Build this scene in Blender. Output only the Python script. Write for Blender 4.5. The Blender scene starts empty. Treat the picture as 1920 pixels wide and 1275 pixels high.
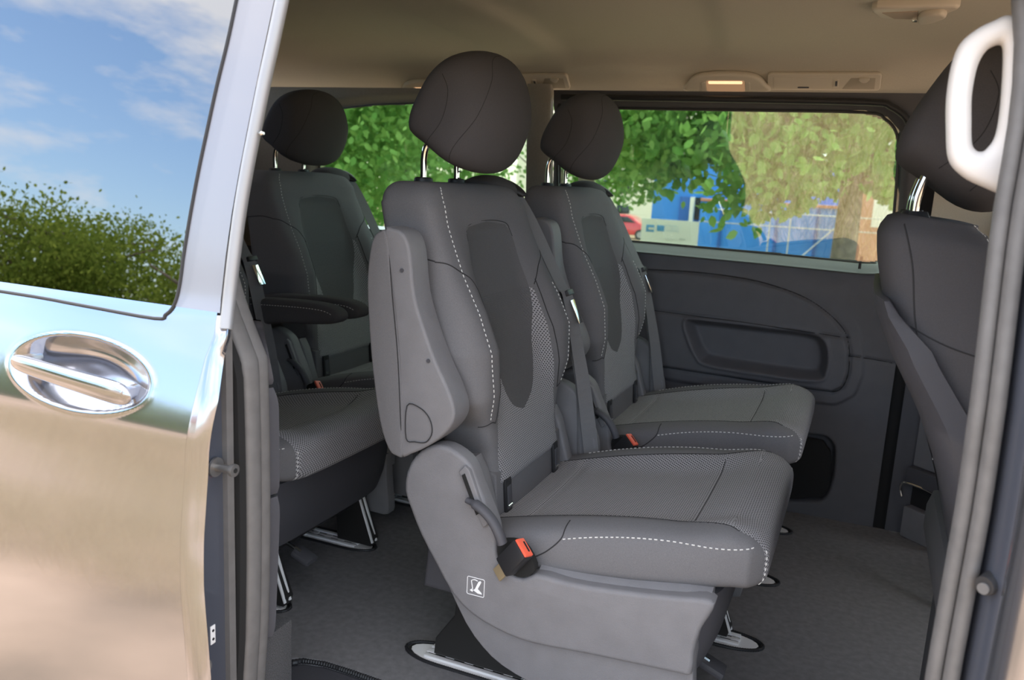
import bpy, bmesh, math, random
import numpy as np
from mathutils import Vector, Matrix
from mathutils.bvhtree import BVHTree
random.seed(5); RNG = np.random.default_rng(5)
SC = bpy.context.scene; COL = SC.collection
# ------------------------------------------------------------------ camera
CAM = np.array([.4215, -1.3909, .8822]); F0 = 1558.65
CR = np.array([.9171, .3954, .0516]); CU = np.array([-.1223, .1557, .9802]); CF = np.array([-.3795, .9052, -.1911])
cd = bpy.data.cameras.new('camera'); cam = bpy.data.objects.new('camera', cd); COL.objects.link(cam)
cam.matrix_world = Matrix(((CR[0], CU[0], -CF[0], CAM[0]), (CR[1], CU[1], -CF[1], CAM[1]), (CR[2], CU[2], -CF[2], CAM[2]), (0, 0, 0, 1)))
cd.sensor_width = 36; cd.lens = F0 / 1920 * 36; cd.clip_start = .01; cd.clip_end = 500
SC.camera = cam
cd.dof.use_dof = True; cd.dof.focus_distance = 1.45; cd.dof.aperture_fstop = 6.5
# ------------------------------------------------------------------ world, sun, exposure
SC.view_settings.view_transform = 'Standard'; SC.view_settings.look = 'None'
SC.view_settings.gamma = 1; SC.view_settings.use_curve_mapping = False
SC.view_settings.exposure = 0.75
W = bpy.data.worlds.new('sky'); SC.world = W; W.use_nodes = True
nt = W.node_tree; nt.nodes.clear()
N = nt.nodes.new; L = nt.links.new
sky = N('ShaderNodeTexSky'); sky.sky_type = 'NISHITA'; sky.sun_disc = False
sky.sun_elevation = math.radians(56); sky.sun_rotation = math.radians(-50); sky.altitude = 200; sky.air_density = 1.0; sky.dust_density = 1.0; sky.ozone_density = 4.0
tc = N('ShaderNodeTexCoord'); mp = N('ShaderNodeMapping'); L(tc.outputs['Generated'], mp.inputs[0]); mp.inputs['Scale'].default_value = (1.3, 1.3, 3.6); mp.inputs['Rotation'].default_value = (.25, .3, .5)
n1 = N('ShaderNodeTexNoise'); L(mp.outputs[0], n1.inputs[0]); n1.inputs['Scale'].default_value = 2.2; n1.inputs['Detail'].default_value = 3
n2 = N('ShaderNodeTexNoise'); L(mp.outputs[0], n2.inputs[0]); n2.inputs['Scale'].default_value = 11; n2.inputs['Detail'].default_value = 7; n2.inputs['Roughness'].default_value = .6
ad = N('ShaderNodeMath'); ad.operation = 'MULTIPLY_ADD'; L(n2.outputs[0], ad.inputs[0]); ad.inputs[1].default_value = .62; L(n1.outputs[0], ad.inputs[2])
sx = N('ShaderNodeSeparateXYZ'); L(tc.outputs['Generated'], sx.inputs[0]); hz = N('ShaderNodeMath'); hz.operation = 'MULTIPLY_ADD'; L(sx.outputs['Z'], hz.inputs[0]); hz.inputs[1].default_value = 1.5; hz.inputs[2].default_value = -.36
hc = N('ShaderNodeClamp'); L(hz.outputs[0], hc.inputs[0]); hc.inputs[1].default_value = -.10; hc.inputs[2].default_value = .20
ae = N('ShaderNodeMath'); ae.operation = 'ADD'; L(ad.outputs[0], ae.inputs[0]); L(hc.outputs[0], ae.inputs[1])
rp = N('ShaderNodeValToRGB'); L(ae.outputs[0], rp.inputs[0]); rp.color_ramp.elements[0].position = .70; rp.color_ramp.elements[1].position = .98
rp.color_ramp.elements[0].color = (0, 0, 0, 1); rp.color_ramp.elements[1].color = (.85, .85, .85, 1)
SKYS = .36
sm = N('ShaderNodeVectorMath'); sm.operation = 'SCALE'; L(sky.outputs[0], sm.inputs[0]); sm.inputs['Scale'].default_value = SKYS
mx = N('ShaderNodeMix'); mx.data_type = 'RGBA'; L(rp.outputs[0], mx.inputs[0]); L(sm.outputs[0], mx.inputs[6]); mx.inputs[7].default_value = (1.95, 1.92, 1.95, 1)
bg = N('ShaderNodeBackground'); L(mx.outputs[2], bg.inputs[0]); bg.inputs[1].default_value = 1.0
wo = N('ShaderNodeOutputWorld'); L(bg.outputs[0], wo.inputs[0])
sd = bpy.data.lights.new('sun', 'SUN'); sun = bpy.data.objects.new('sun', sd); COL.objects.link(sun)
sd.energy = 3.6; sd.angle = math.radians(1.0); sd.color = (1, .95, .87)
sun.rotation_euler = Vector((.62, -.05, -1.25)).to_track_quat('-Z', 'Y').to_euler()   # comes from the rear and slightly from beyond the van

# ------------------------------------------------------------------ helpers
def ray(px, py): return CF + CR * (px - 960) / F0 - CU * (py - 637.5) / F0
def at(px, py, ax, v):
    d = ray(px, py); i = 'xyz'.index(ax); return CAM + d * (v - CAM[i]) / d[i]
def atp(px, py, n, k):
    d = ray(px, py); n = np.array(n, float); return CAM + d * (k - n @ CAM) / (n @ d)
def sst(a, b, x):
    t = np.clip((x - a) / (b - a), 0, 1); return t * t * (3 - 2 * t)
def interp(x, xs, ys): return np.interp(x, xs, ys)
def meshobj(name, v, f, m, parent=None, smooth=True, attrs=None):
    me = bpy.data.meshes.new(name); me.from_pydata([tuple(map(float, p)) for p in v], [], [tuple(map(int, q)) for q in f]); me.update()
    bm = bmesh.new(); bm.from_mesh(me); bmesh.ops.recalc_face_normals(bm, faces=bm.faces); bm.to_mesh(me); bm.free()
    if smooth is True: me.polygons.foreach_set('use_smooth', [True] * len(me.polygons))
    elif smooth: me.polygons.foreach_set('use_smooth', [True] * len(me.polygons)); me.set_sharp_from_angle(angle=math.radians(smooth))
    for k, a in (attrs or {}).items():
        a = np.asarray(a, float)
        if a.ndim == 1: at_ = me.attributes.new(k, 'FLOAT', 'POINT'); at_.data.foreach_set('value', a)
        else: at_ = me.attributes.new(k, 'FLOAT_VECTOR', 'POINT'); at_.data.foreach_set('vector', a.ravel())
    me.materials.append(m); o = bpy.data.objects.new(name, me); COL.objects.link(o)
    if parent: o.parent = parent
    return o
def tag(o, label=None, cat=None, group=None, kind=None):
    if label: o['label'] = label
    if cat: o['category'] = cat
    if group: o['group'] = group
    if kind: o['kind'] = kind
    return o
def empty(name, loc=(0, 0, 0)):
    o = bpy.data.objects.new(name, None); o.location = loc; o.empty_display_size = .05; COL.objects.link(o); return o
class MB:
    def __init__(s): s.v = []; s.f = []
    def add(s, v, f):
        k = len(s.v); s.v += [tuple(map(float, p)) for p in v]; s.f += [tuple(int(i) + k for i in q) for q in f]; return s
    def build(s, name, m, parent=None, smooth=40, attrs=None): return meshobj(name, s.v, s.f, m, parent, smooth, attrs)
    def box(s, c, d, ax=None, bev=.0015):
        bm = bmesh.new(); bmesh.ops.create_cube(bm, size=1)
        for q in bm.verts: q.co = Vector((q.co.x * d[0], q.co.y * d[1], q.co.z * d[2]))
        if bev: bmesh.ops.bevel(bm, geom=list(bm.edges), offset=min(bev, min(d) * .45), segments=2, profile=.6, affect='EDGES')
        M = Matrix.Identity(3) if ax is None else Matrix([list(a) for a in ax]).transposed()
        v = [M @ q.co + Vector(c) for q in bm.verts]; bm.verts.index_update()
        f = [[q.index for q in p.verts] for p in bm.faces]; bm.free(); return s.add(v, f)
    def tube(s, pts, r, n=10, caps=True, flat=1.0, up=(0, 0, 1)):
        pts = [Vector(p) for p in pts]; rr = r if hasattr(r, '__len__') else [r] * len(pts); v = []; f = []
        prev = None
        for i, p in enumerate(pts):
            t = (pts[min(i + 1, len(pts) - 1)] - pts[max(i - 1, 0)]).normalized()
            if prev is None:
                a = Vector(up) - Vector(up).dot(t) * t
                if a.length < 1e-3: a = Vector((1, 0, 0)) - t.x * t
            else: a = prev - prev.dot(t) * t
            a.normalize(); prev = a; b = t.cross(a)
            for k in range(n):
                th = 2 * math.pi * k / n; v.append(p + a * math.cos(th) * rr[i] * flat + b * math.sin(th) * rr[i])
        for i in range(len(pts) - 1):
            for k in range(n): k2 = (k + 1) % n; f.append((i * n + k, i * n + k2, (i + 1) * n + k2, (i + 1) * n + k))
        if caps: f.append(tuple(range(n))[::-1]); f.append(tuple((len(pts) - 1) * n + k for k in range(n)))
        return s.add(v, f)
    def prism(s, poly, ax, a0, a1, bev=0, seg=3):
        """poly = 2D points in the plane perpendicular to axis ax ('y': (x,z), 'x': (y,z), 'z': (x,y))"""
        def P(p, a): return {'y': (p[0], a, p[1]), 'x': (a, p[0], p[1]), 'z': (p[0], p[1], a)}[ax]
        bm = bmesh.new(); lo = [bm.verts.new(P(p, a0)) for p in poly]; hi = [bm.verts.new(P(p, a1)) for p in poly]; n = len(poly)
        bm.faces.new(lo); bm.faces.new(hi[::-1])
        for i in range(n): bm.faces.new((lo[i], lo[(i + 1) % n], hi[(i + 1) % n], hi[i]))
        bmesh.ops.recalc_face_normals(bm, faces=bm.faces)
        if bev:
            i = 'xyz'.index(ax); ed = [e for e in bm.edges if abs(e.verts[0].co[i] - e.verts[1].co[i]) < 1e-7]
            bmesh.ops.bevel(bm, geom=ed, offset=bev, segments=seg, profile=.5, affect='EDGES', clamp_overlap=True)
        bm.verts.index_update(); v = [q.co.copy() for q in bm.verts]; f = [[q.index for q in p.verts] for p in bm.faces]; bm.free(); return s.add(v, f)
def smooth_poly(pts, n=4, closed=True):
    """Catmull-Rom through the points"""
    P = [np.array(p, float) for p in pts]; out = []; m = len(P)
    for i in range(m if closed else m - 1):
        a, b, c, d = (P[(i - 1) % m], P[i], P[(i + 1) % m], P[(i + 2) % m]) if closed else (P[max(i - 1, 0)], P[i], P[i + 1], P[min(i + 2, m - 1)])
        for k in range(n):
            t = k / n; out.append(.5 * ((2 * b) + (c - a) * t + (2 * a - 5 * b + 4 * c - d) * t * t + (3 * b - a - 3 * c + d) * t ** 3))
    if not closed: out.append(P[-1])
    return out
def rrect(x0, x1, y0, y1, r, n=5):
    o = []
    for cx, cy, a in ((x1 - r, y1 - r, 0), (x0 + r, y1 - r, 90), (x0 + r, y0 + r, 180), (x1 - r, y0 + r, 270)):
        for k in range(n + 1): t = math.radians(a + 90 * k / n); o.append((cx + r * math.cos(t), cy + r * math.sin(t)))
    return o
def sdf(X, Y, poly):
    """signed distance to a closed polygon, negative inside"""
    P = np.array(poly, float); Q = np.roll(P, -1, 0); d = np.full(X.shape, 1e9); ins = np.zeros(X.shape, bool)
    for (ax, ay), (bx, by) in zip(P, Q):
        ex, ey = bx - ax, by - ay; t = np.clip(((X - ax) * ex + (Y - ay) * ey) / (ex * ex + ey * ey + 1e-12), 0, 1)
        d = np.minimum(d, np.hypot(X - ax - t * ex, Y - ay - t * ey))
        c = ((ay > Y) != (by > Y)) & (X < (bx - ax) * (Y - ay) / (by - ay + 1e-12) + ax); ins ^= c
    return np.where(ins, -d, d)
def dline(X, Y, pts):
    d = np.full(X.shape, 1e9)
    for (ax, ay), (bx, by) in zip(pts[:-1], pts[1:]):
        ex, ey = bx - ax, by - ay; t = np.clip(((X - ax) * ex + (Y - ay) * ey) / (ex * ex + ey * ey + 1e-12), 0, 1)
        d = np.minimum(d, np.hypot(X - ax - t * ex, Y - ay - t * ey))
    return d
def gridfaces(nu, nv, closed_u=False):
    f = []
    for j in range(nv - 1):
        for i in range(nu if closed_u else nu - 1):
            i2 = (i + 1) % nu; f.append((j * nu + i, j * nu + i2, (j + 1) * nu + i2, (j + 1) * nu + i))
    return f
def loft(rings, capa=True, capb=True):
    n = len(rings[0]); v = [p for r in rings for p in r]; f = gridfaces(n, len(rings), True)
    if capa: f.append(tuple(range(n))[::-1])
    if capb: f.append(tuple((len(rings) - 1) * n + k for k in range(n)))
    return v, f

# ------------------------------------------------------------------ materials
MATS = {}
def newmat(name):
    m = bpy.data.materials.new(name); m.use_nodes = True; t = m.node_tree; b = t.nodes['Principled BSDF']; MATS[name] = m; return m, t, b
def mat(name, col, rough=.6, metal=0, noise=0, nscale=40, bump=0, bscale=200, coat=0, emit=None, es=0, spec=.5, coord='Object'):
    m, t, b = newmat(name); b.inputs['Base Color'].default_value = (*col, 1); b.inputs['Roughness'].default_value = rough; b.inputs['Metallic'].default_value = metal
    b.inputs['Coat Weight'].default_value = coat; b.inputs['Coat Roughness'].default_value = .05; b.inputs['Specular IOR Level'].default_value = spec
    if emit: b.inputs['Emission Color'].default_value = (*emit, 1); b.inputs['Emission Strength'].default_value = es
    tcn = t.nodes.new('ShaderNodeTexCoord')
    if noise:
        n = t.nodes.new('ShaderNodeTexNoise'); n.inputs['Scale'].default_value = nscale; n.inputs['Detail'].default_value = 5; t.links.new(tcn.outputs[coord], n.inputs[0])
        r = t.nodes.new('ShaderNodeMapRange'); r.inputs[1].default_value = .3; r.inputs[2].default_value = .7; r.inputs[3].default_value = 1 - noise; r.inputs[4].default_value = 1 + noise; t.links.new(n.outputs[0], r.inputs[0])
        s = t.nodes.new('ShaderNodeVectorMath'); s.operation = 'SCALE'; s.inputs[0].default_value = col; t.links.new(r.outputs[0], s.inputs['Scale']); t.links.new(s.outputs[0], b.inputs['Base Color'])
    if bump:
        n = t.nodes.new('ShaderNodeTexNoise'); n.inputs['Scale'].default_value = bscale; n.inputs['Detail'].default_value = 3; t.links.new(tcn.outputs[coord], n.inputs[0])
        bn = t.nodes.new('ShaderNodeBump'); bn.inputs['Strength'].default_value = bump; bn.inputs['Distance'].default_value = .001; t.links.new(n.outputs[0], bn.inputs['Height']); t.links.new(bn.outputs[0], b.inputs['Normal'])
    return m
FAB = (.158, .156, .163)
M_fab = mat('plain_fabric', FAB, .95, noise=.10, nscale=900, bump=.5, bscale=1500, spec=.15)
M_head = mat('headrest_fabric', (.084, .082, .087), .95, noise=.08, nscale=900, bump=.4, bscale=1500, spec=.15)
M_plas = mat('grey_plastic', (.190, .188, .198), .5, noise=.05, nscale=30, bump=.5, bscale=900, spec=.35)
M_plas2 = mat('dark_plastic', (.075, .075, .085), .5, bump=.4, bscale=900, spec=.35)
M_black = mat('black_plastic', (.022, .022, .024), .45, spec=.4)
M_void = mat('black_and_hollow_shade', (.012, .012, .012), .95)  # near-black; in holes and slots it stands in for shade
M_trim = mat('door_trim_plastic', (.098, .096, .104), .55, noise=.05, nscale=25, bump=.4, bscale=800, spec=.35)
M_chrome = mat('chrome', (.86, .86, .82), .12, 1)
M_steel = mat('black_steel', (.035, .034, .033), .4, .3, spec=.5)
M_rail = mat('aluminium_rail', (.88, .88, .88), .4, .0, bump=.2, bscale=200)
M_red = mat('red_button', (.85, .13, .07), .4)
M_belt = mat('belt_webbing', (.16, .16, .165), .7, noise=.15, nscale=1400, bump=.5, bscale=1600)
M_stitch = mat('white_thread', (.72, .72, .70), .8)
M_seam = mat('dark_seam', (.03, .03, .032), .95)
M_white = mat('white_print', (.85, .85, .85), .6)
M_roof = mat('headliner_fabric', (.56, .52, .43), .95, noise=.05, nscale=500, bump=.3, bscale=1200, spec=.1)
M_beige = mat('beige_plastic', (.62, .56, .46), .45, spec=.4)
M_lamp = mat('lamp_lens', (.9, .7, .5), .3, emit=(1, .60, .32), es=.8)
M_ivory = mat('pale_grey_plastic', (.78, .76, .74), .38, spec=.5)
M_carpet = mat('charcoal_carpet', (.205, .202, .206), 1, noise=.12, nscale=70, bump=.6, bscale=900, spec=.05)
M_carpet2 = mat('speckled_carpet', (.085, .085, .088), 1, noise=.5, nscale=700, bump=1, bscale=700, spec=.05)
M_rubber = mat('door_seal_rubber', (.15, .145, .142), .55, noise=.1, nscale=50, spec=.4)
M_rubber2 = mat('black_rubber', (.03, .03, .032), .5, spec=.4)
M_film = mat('pillar_film', (.27, .28, .32), .22, coat=.4, spec=.6)
M_silver = mat('anodised_seal', (.36, .36, .37), .4, .5)
M_redcar = mat('red_paint', (.62, .03, .04), .25, coat=1)
M_tyre = mat('tyre', (.02, .02, .02), .8)
M_bark = mat('bark', (.20, .165, .13), .95, noise=.35, nscale=12, bump=1, bscale=30)
M_cream = mat('cream_render', (.82, .80, .66), .9)
M_blue = mat('blue_paint', (.035, .24, .74), .5, noise=.08, nscale=2)
M_blue2 = mat('dark_blue_ribs_and_shade', (.02, .11, .42), .6)
M_wglass = mat('window_dark', (.02, .025, .03), .15)
M_banner = mat('banner_cloth', (.78, .80, .80), .8)
M_bprint = mat('banner_blue_print', (.10, .36, .78), .8)
M_bgrey = mat('banner_grey_print', (.42, .44, .46), .8)
M_fence = mat('galvanised_wire', (.55, .57, .6), .5, .6)
M_brick = mat('terracotta_render', (.52, .25, .17), .9)

def fabric_mat():
    """plain weave, smooth dark centre panel where attribute panel<0, light-dotted knit where attribute knit<0"""
    m, t, b = newmat('seat_fabric'); n = t.nodes.new; l = t.links.new
    b.inputs['Roughness'].default_value = .95; b.inputs['Specular IOR Level'].default_value = .15
    def att(k): a = n('ShaderNodeAttribute'); a.attribute_name = k; return a
    def math_(op, a, bb=None, c=None):
        q = n('ShaderNodeMath'); q.operation = op
        for i, x in enumerate((a, bb, c)):
            if x is None: continue
            if isinstance(x, (int, float)): q.inputs[i].default_value = x
            else: l(x, q.inputs[i])
        return q.outputs[0]
    pat = att('pat'); knit = att('knit'); pan = att('panel')
    sep = n('ShaderNodeSeparateXYZ'); l(pat.outputs['Vector'], sep.inputs[0])
    P = .0062
    u = math_('DIVIDE', sep.outputs[0], P); v = math_('DIVIDE', sep.outputs[1], P * .62)
    row = math_('FLOOR', v); odd = math_('MULTIPLY', math_('MODULO', math_('ABSOLUTE', row), 2.0), .5)
    fu = math_('SUBTRACT', math_('FRACT', math_('ADD', u, odd)), .5); fv = math_('SUBTRACT', math_('FRACT', v), .5)
    d = math_('SQRT', math_('ADD', math_('MULTIPLY', fu, fu), math_('MULTIPLY', math_('MULTIPLY', fv, fv), .55)))
    mr = n('ShaderNodeMapRange'); l(d, mr.inputs[0]); mr.inputs[1].default_value = .22; mr.inputs[2].default_value = .36; mr.inputs[3].default_value = 1; mr.inputs[4].default_value = 0
    tcn = n('ShaderNodeTexCoord'); no = n('ShaderNodeTexNoise'); no.inputs['Scale'].default_value = 900; no.inputs['Detail'].default_value = 4; l(tcn.outputs['Object'], no.inputs[0])
    nr = n('ShaderNodeMapRange'); l(no.outputs[0], nr.inputs[0]); nr.inputs[1].default_value = .3; nr.inputs[2].default_value = .7; nr.inputs[3].default_value = .88; nr.inputs[4].default_value = 1.12
    def mix(fac, a, c):
        q = n('ShaderNodeMix'); q.data_type = 'RGBA'; l(fac, q.inputs[0])
        for i, x in ((6, a), (7, c)):
            if isinstance(x, tuple): q.inputs[i].default_value = (*x, 1)
            else: l(x, q.inputs[i])
        return q.outputs[2]
    dots = mix(mr.outputs[0], (.38, .375, .39), (.088, .087, .092))
    k = math_('LESS_THAN', knit.outputs['Fac'], 0.0); p = math_('LESS_THAN', pan.outputs['Fac'], 0.0)
    c = mix(k, FAB, dots); c = mix(p, c, (.118, .117, .121))
    s = n('ShaderNodeVectorMath'); s.operation = 'SCALE'; l(c, s.inputs[0]); l(nr.outputs[0], s.inputs['Scale']); l(s.outputs[0], b.inputs['Base Color'])
    hb = math_('MULTIPLY', math_('SUBTRACT', 1.0, mr.outputs[0]), k)
    h = math_('MULTIPLY_ADD', no.outputs[0], .25, hb)
    bn = n('ShaderNodeBump'); bn.inputs['Strength'].default_value = .6; bn.inputs['Distance'].default_value = .0012; l(h, bn.inputs['Height']); l(bn.outputs[0], b.inputs['Normal'])
    return m
M_seat = fabric_mat()
def paint_mat():
    m, t, b = newmat('blue_silver_paint'); b.inputs['Base Color'].default_value = (.385, .395, .435, 1); b.inputs['Metallic'].default_value = .9; b.inputs['Roughness'].default_value = .13
    b.inputs['Coat Weight'].default_value = 1; b.inputs['Coat Roughness'].default_value = .03
    return m
M_paint = paint_mat()
def glass_mat(name, tint, refl, green=1.0, rcol=(1, 1, 1)):
    m = bpy.data.materials.new(name); m.use_nodes = True; t = m.node_tree; t.nodes.clear(); n = t.nodes.new; l = t.links.new
    tr = n('ShaderNodeBsdfTransparent'); tr.inputs[0].default_value = (*tint, 1); gl = n('ShaderNodeBsdfGlossy'); gl.inputs['Roughness'].default_value = .0; gl.inputs[0].default_value = (*rcol, 1)
    mxs = n('ShaderNodeMixShader'); mxs.inputs[0].default_value = refl; l(tr.outputs[0], mxs.inputs[1]); l(gl.outputs[0], mxs.inputs[2])
    o = n('ShaderNodeOutputMaterial'); l(mxs.outputs[0], o.inputs[0]); MATS[name] = m; return m
M_privacy = glass_mat('privacy_glass', (.10, .11, .11), .225)
M_window = glass_mat('tinted_glass', (.80, .90, .82), .16)
def leaf_mat(name, c1, c2, tl=.5):
    m = bpy.data.materials.new(name); m.use_nodes = True; t = m.node_tree; t.nodes.clear(); n = t.nodes.new; l = t.links.new
    a = n('ShaderNodeAttribute'); a.attribute_name = 'hue'
    mxc = n('ShaderNodeMix'); mxc.data_type = 'RGBA'; l(a.outputs['Fac'], mxc.inputs[0]); mxc.inputs[6].default_value = (*c1, 1); mxc.inputs[7].default_value = (*c2, 1)
    d = n('ShaderNodeBsdfDiffuse'); tlb = n('ShaderNodeBsdfTranslucent'); l(mxc.outputs[2], d.inputs[0]); l(mxc.outputs[2], tlb.inputs[0])
    x = n('ShaderNodeMixShader'); x.inputs[0].default_value = tl; l(d.outputs[0], x.inputs[1]); l(tlb.outputs[0], x.inputs[2])
    o = n('ShaderNodeOutputMaterial'); l(x.outputs[0], o.inputs[0]); MATS[name] = m; return m
M_leaf = leaf_mat('green_leaves', (.12, .30, .065), (.40, .64, .20))
M_leaf2 = leaf_mat('olive_leaves', (.07, .13, .02), (.30, .38, .07))
M_grassb = leaf_mat('dry_grass_blades', (.40, .31, .16), (.76, .63, .40), .35)
def ground_mat():
    m, t, b = newmat('dry_grass_ground'); n = t.nodes.new; l = t.links.new
    tcn = n('ShaderNodeTexCoord'); a = n('ShaderNodeTexNoise'); a.inputs['Scale'].default_value = 1.1; a.inputs['Detail'].default_value = 8; a.inputs['Roughness'].default_value = .7; l(tcn.outputs['Object'], a.inputs[0])
    r = n('ShaderNodeValToRGB'); l(a.outputs[0], r.inputs[0]); e = r.color_ramp.elements; e[0].position = .32; e[0].color = (.22, .165, .115, 1); e[1].position = .68; e[1].color = (.52, .375, .27, 1)
    e2 = r.color_ramp.elements.new(.48); e2.color = (.36, .26, .18, 1)
    l(r.outputs[0], b.inputs['Base Color']); b.inputs['Roughness'].default_value = 1; b.inputs['Specular IOR Level'].default_value = 0
    return m
M_ground = ground_mat()

# ================================================================== THE SETTING
GZ = -.50                                   # ground level outside (van floor is z = 0)
GP = ([-90, 3, 12, 45, 90], [-.5, -.5, -1.25, -2.35, -2.4])
def gz(y): return float(np.interp(y, *GP))
gv = [(x, y, gz(y)) for y in (-90, -40, -20, -10, -5, 3, 7, 12, 25, 45, 90) for x in (-90, -30, -10, 0, 10, 30, 90)]
g = meshobj('ground', gv, gridfaces(7, 11), M_ground, smooth=False); tag(g, 'dry tan grass field around the van', kind='structure')

# floor pan + carpet
fl = MB().box((-.2, .26, -.045), (3.4, 1.62, .06), bev=0).build('floor', M_plas2, smooth=False); tag(fl, kind='structure')
# ---- headliner: surface z(y) with roof-beam steps along x
def roofz(y): return interp(y, [-.60, -.50, -.40, -.25, .0, .3, .55, .72, .82, .88, .92, .95, .975, .99], [1.07, 1.115, 1.165, 1.215, 1.245, 1.258, 1.255, 1.243, 1.226, 1.200, 1.170, 1.140, 1.114, 1.105])
xs = np.linspace(-1.75, 1.6, 180); ys = np.linspace(-.52, .975, 70)
X, Y = np.meshgrid(xs, ys)
yy = np.linspace(-.6, 1.0, 400); rz = roofz(yy); ker = np.ones(15) / 15; rzs = np.convolve(np.pad(rz, 7, 'edge'), ker, 'valid')
Z = np.interp(Y, yy, rzs)
beam = lambda x0, w, s: sst(x0 - s, x0, X) - sst(x0 + w, x0 + w + s, X)
mid = sst(.93, .70, Y)
Z = Z - .012 * (sst(.0, .05, X + .10 * Y - .08)) * mid - .016 * beam(-.60, .16, .06) * mid + .012 * sst(-.62, -1.0, X + .35 * (.6 - Y)) * mid
v = np.stack([X, Y, Z], -1).reshape(-1, 3); ceil = meshobj('ceiling', v, gridfaces(180, 70), M_roof); tag(ceil, 'beige fabric headliner', kind='structure')
so = ceil.modifiers.new('s', 'SOLIDIFY'); so.thickness = -.03; so.offset = -1
rf = MB(); rv = []
for i in range(2):
    pass
outer = [(y, float(np.interp(y, yy, rzs)) + .05) for y in np.linspace(-.52, 1.0, 30)]
rfm = MB().prism(outer + [(y, z + .02) for y, z in outer[::-1]], 'x', -1.8, 1.7).build('trim_1', M_paint); tag(rfm, 'van roof skin', kind='structure')

# ---- far side wall (left side of the van): tumblehome above the belt
def fary(z, base=.985): return base - .13 * np.clip(z - .70, 0, 1)
def wall_grid(name, xs, zs, hfun, m, keep=None, base=.985):
    X, Z = np.meshgrid(xs, zs); H = hfun(X, Z); Yv = fary(Z, base) - H
    v = np.stack([X, Yv, Z], -1).reshape(-1, 3); nu = len(xs); f = gridfaces(nu, len(zs))
    if keep is not None:
        K = keep(X, Z).reshape(-1); f = [q for q in f if all(K[i] for i in q)]
        used = sorted({i for q in f for i in q}); mp_ = {i: k for k, i in enumerate(used)}; v = v[used]; f = [tuple(mp_[i] for i in q) for q in f]
    return meshobj(name, v, f, m)
def onf(px, py, base=.985):
    p = at(px, py, 'y', base)
    for _ in range(6): p = at(px, py, 'y', float(fary(p[2], base)))
    return (p[0], p[2])
winpoly = [onf(*p) for p in [(1060, 200), (1150, 203), (1400, 207), (1620, 211), (1660, 224), (1680, 248), (1684, 290), (1676, 400), (1668, 465), (1652, 488), (1630, 494), (1450, 476), (1250, 458), (1120, 447), (1062, 440), (1048, 420), (1046, 215)]]
groove1 = [onf(*p, .957) for p in [(1150, 500), (1200, 505), (1300, 511), (1400, 524), (1470, 543), (1520, 565), (1560, 595), (1585, 625), (1592, 660), (1590, 700), (1580, 725), (1560, 735), (1500, 727), (1300, 697), (1180, 678), (1100, 668)]]
insert = groove1 + [onf(1050, 660, .957), onf(1050, 494, .957)]
groove2 = [onf(*p, .957) for p in [(1050, 555), (1210, 580), (1300, 592), (1400, 605), (1500, 620), (1590, 634)]]
groove3 = [onf(*p, .957) for p in [(1590, 668), (1640, 676), (1700, 688)]]
pocket = smooth_poly([onf(*p, .957) for p in [(1287, 603), (1310, 600), (1420, 612), (1510, 622), (1540, 634), (1551, 660), (1548, 695), (1530, 710), (1440, 700), (1330, 682), (1308, 665), (1294, 635)]], 5)
hole = smooth_poly([onf(*p, .957) for p in [(1425, 815), (1530, 818), (1556, 828), (1565, 850), (1560, 900), (1548, 932), (1525, 942), (1440, 935), (1425, 900)]], 4)
def doorh(X, Z):
    w = sdf(X, Z, winpoly)
    h = .018 * sst(.0, .030, w)                                   # sloping reveal around the glass
    h = h + .012 * sst(.72, .62, Z)
    ins = sdf(X, Z, insert); h = h - .012 * sst(-.004, .006, ins) - .008 * np.exp(-(dline(X, Z, groove1) / .0035) ** 2)
    h = h + .010 * sst(.020, .012, np.abs(ins - .020)) * sst(.60, .40, Z)     # lip that follows the insert
    h = h - .007 * np.exp(-(dline(X, Z, groove2) / .003) ** 2) - .006 * np.exp(-(dline(X, Z, groove3) / .0025) ** 2)
    h = h + .008 * sst(-.004, .004, np.interp(X, [p[0] for p in groove2], [p[1] for p in groove2]) - Z) * sst(.004, -.004, ins)
    p = sdf(X, Z, pocket); h = h - .045 * sst(.004, -.022, p) + .006 * np.exp(-((p - .004) / .004) ** 2)
    q = sdf(X, Z, hole); h = h - .035 * sst(.004, -.008, q)
    return h
wd = wall_grid('wall_left', np.linspace(-.46, .525, 250), np.linspace(-.02, 1.135, 290), doorh, M_trim, keep=lambda X, Z: sdf(X, Z, winpoly) > -.004)
tag(wd, 'dark grey moulded sliding door trim with oblong pocket under the window', kind='structure')
dk = MB().prism([(x, z) for x, z in smooth_poly([onf(*p, .96) for p in [(1435, 825), (1530, 826), (1550, 840), (1558, 860), (1550, 925), (1520, 934), (1440, 928)]], 3)], 'y', .966, .985, .001).build('trim_2', M_void); tag(dk, 'black plate standing in for the shade inside the lower opening of the door trim', kind='structure')  # plate blackens the bottom of the hole in place of real shade
gap_ = MB()
wb_ = BVHTree.FromPolygons([v.co for v in wd.data.vertices], [tuple(p.vertices) for p in wd.data.polygons])
for gl_, r_ in ((groove1, .0016), (groove2, .0013), (groove3, .0012)):
    hh_ = [wb_.ray_cast(Vector((p[0], .5, p[1])), Vector((0, 1, 0)))[0] for p in smooth_poly(gl_, 4, closed=False)]; hh_ = [h for h in hh_ if h is not None]
    gap_.tube(hh_, r_, 6)
tag(gap_.build('panel_gap', M_void, wd), kind='stuff')
sl_ = []
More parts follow.
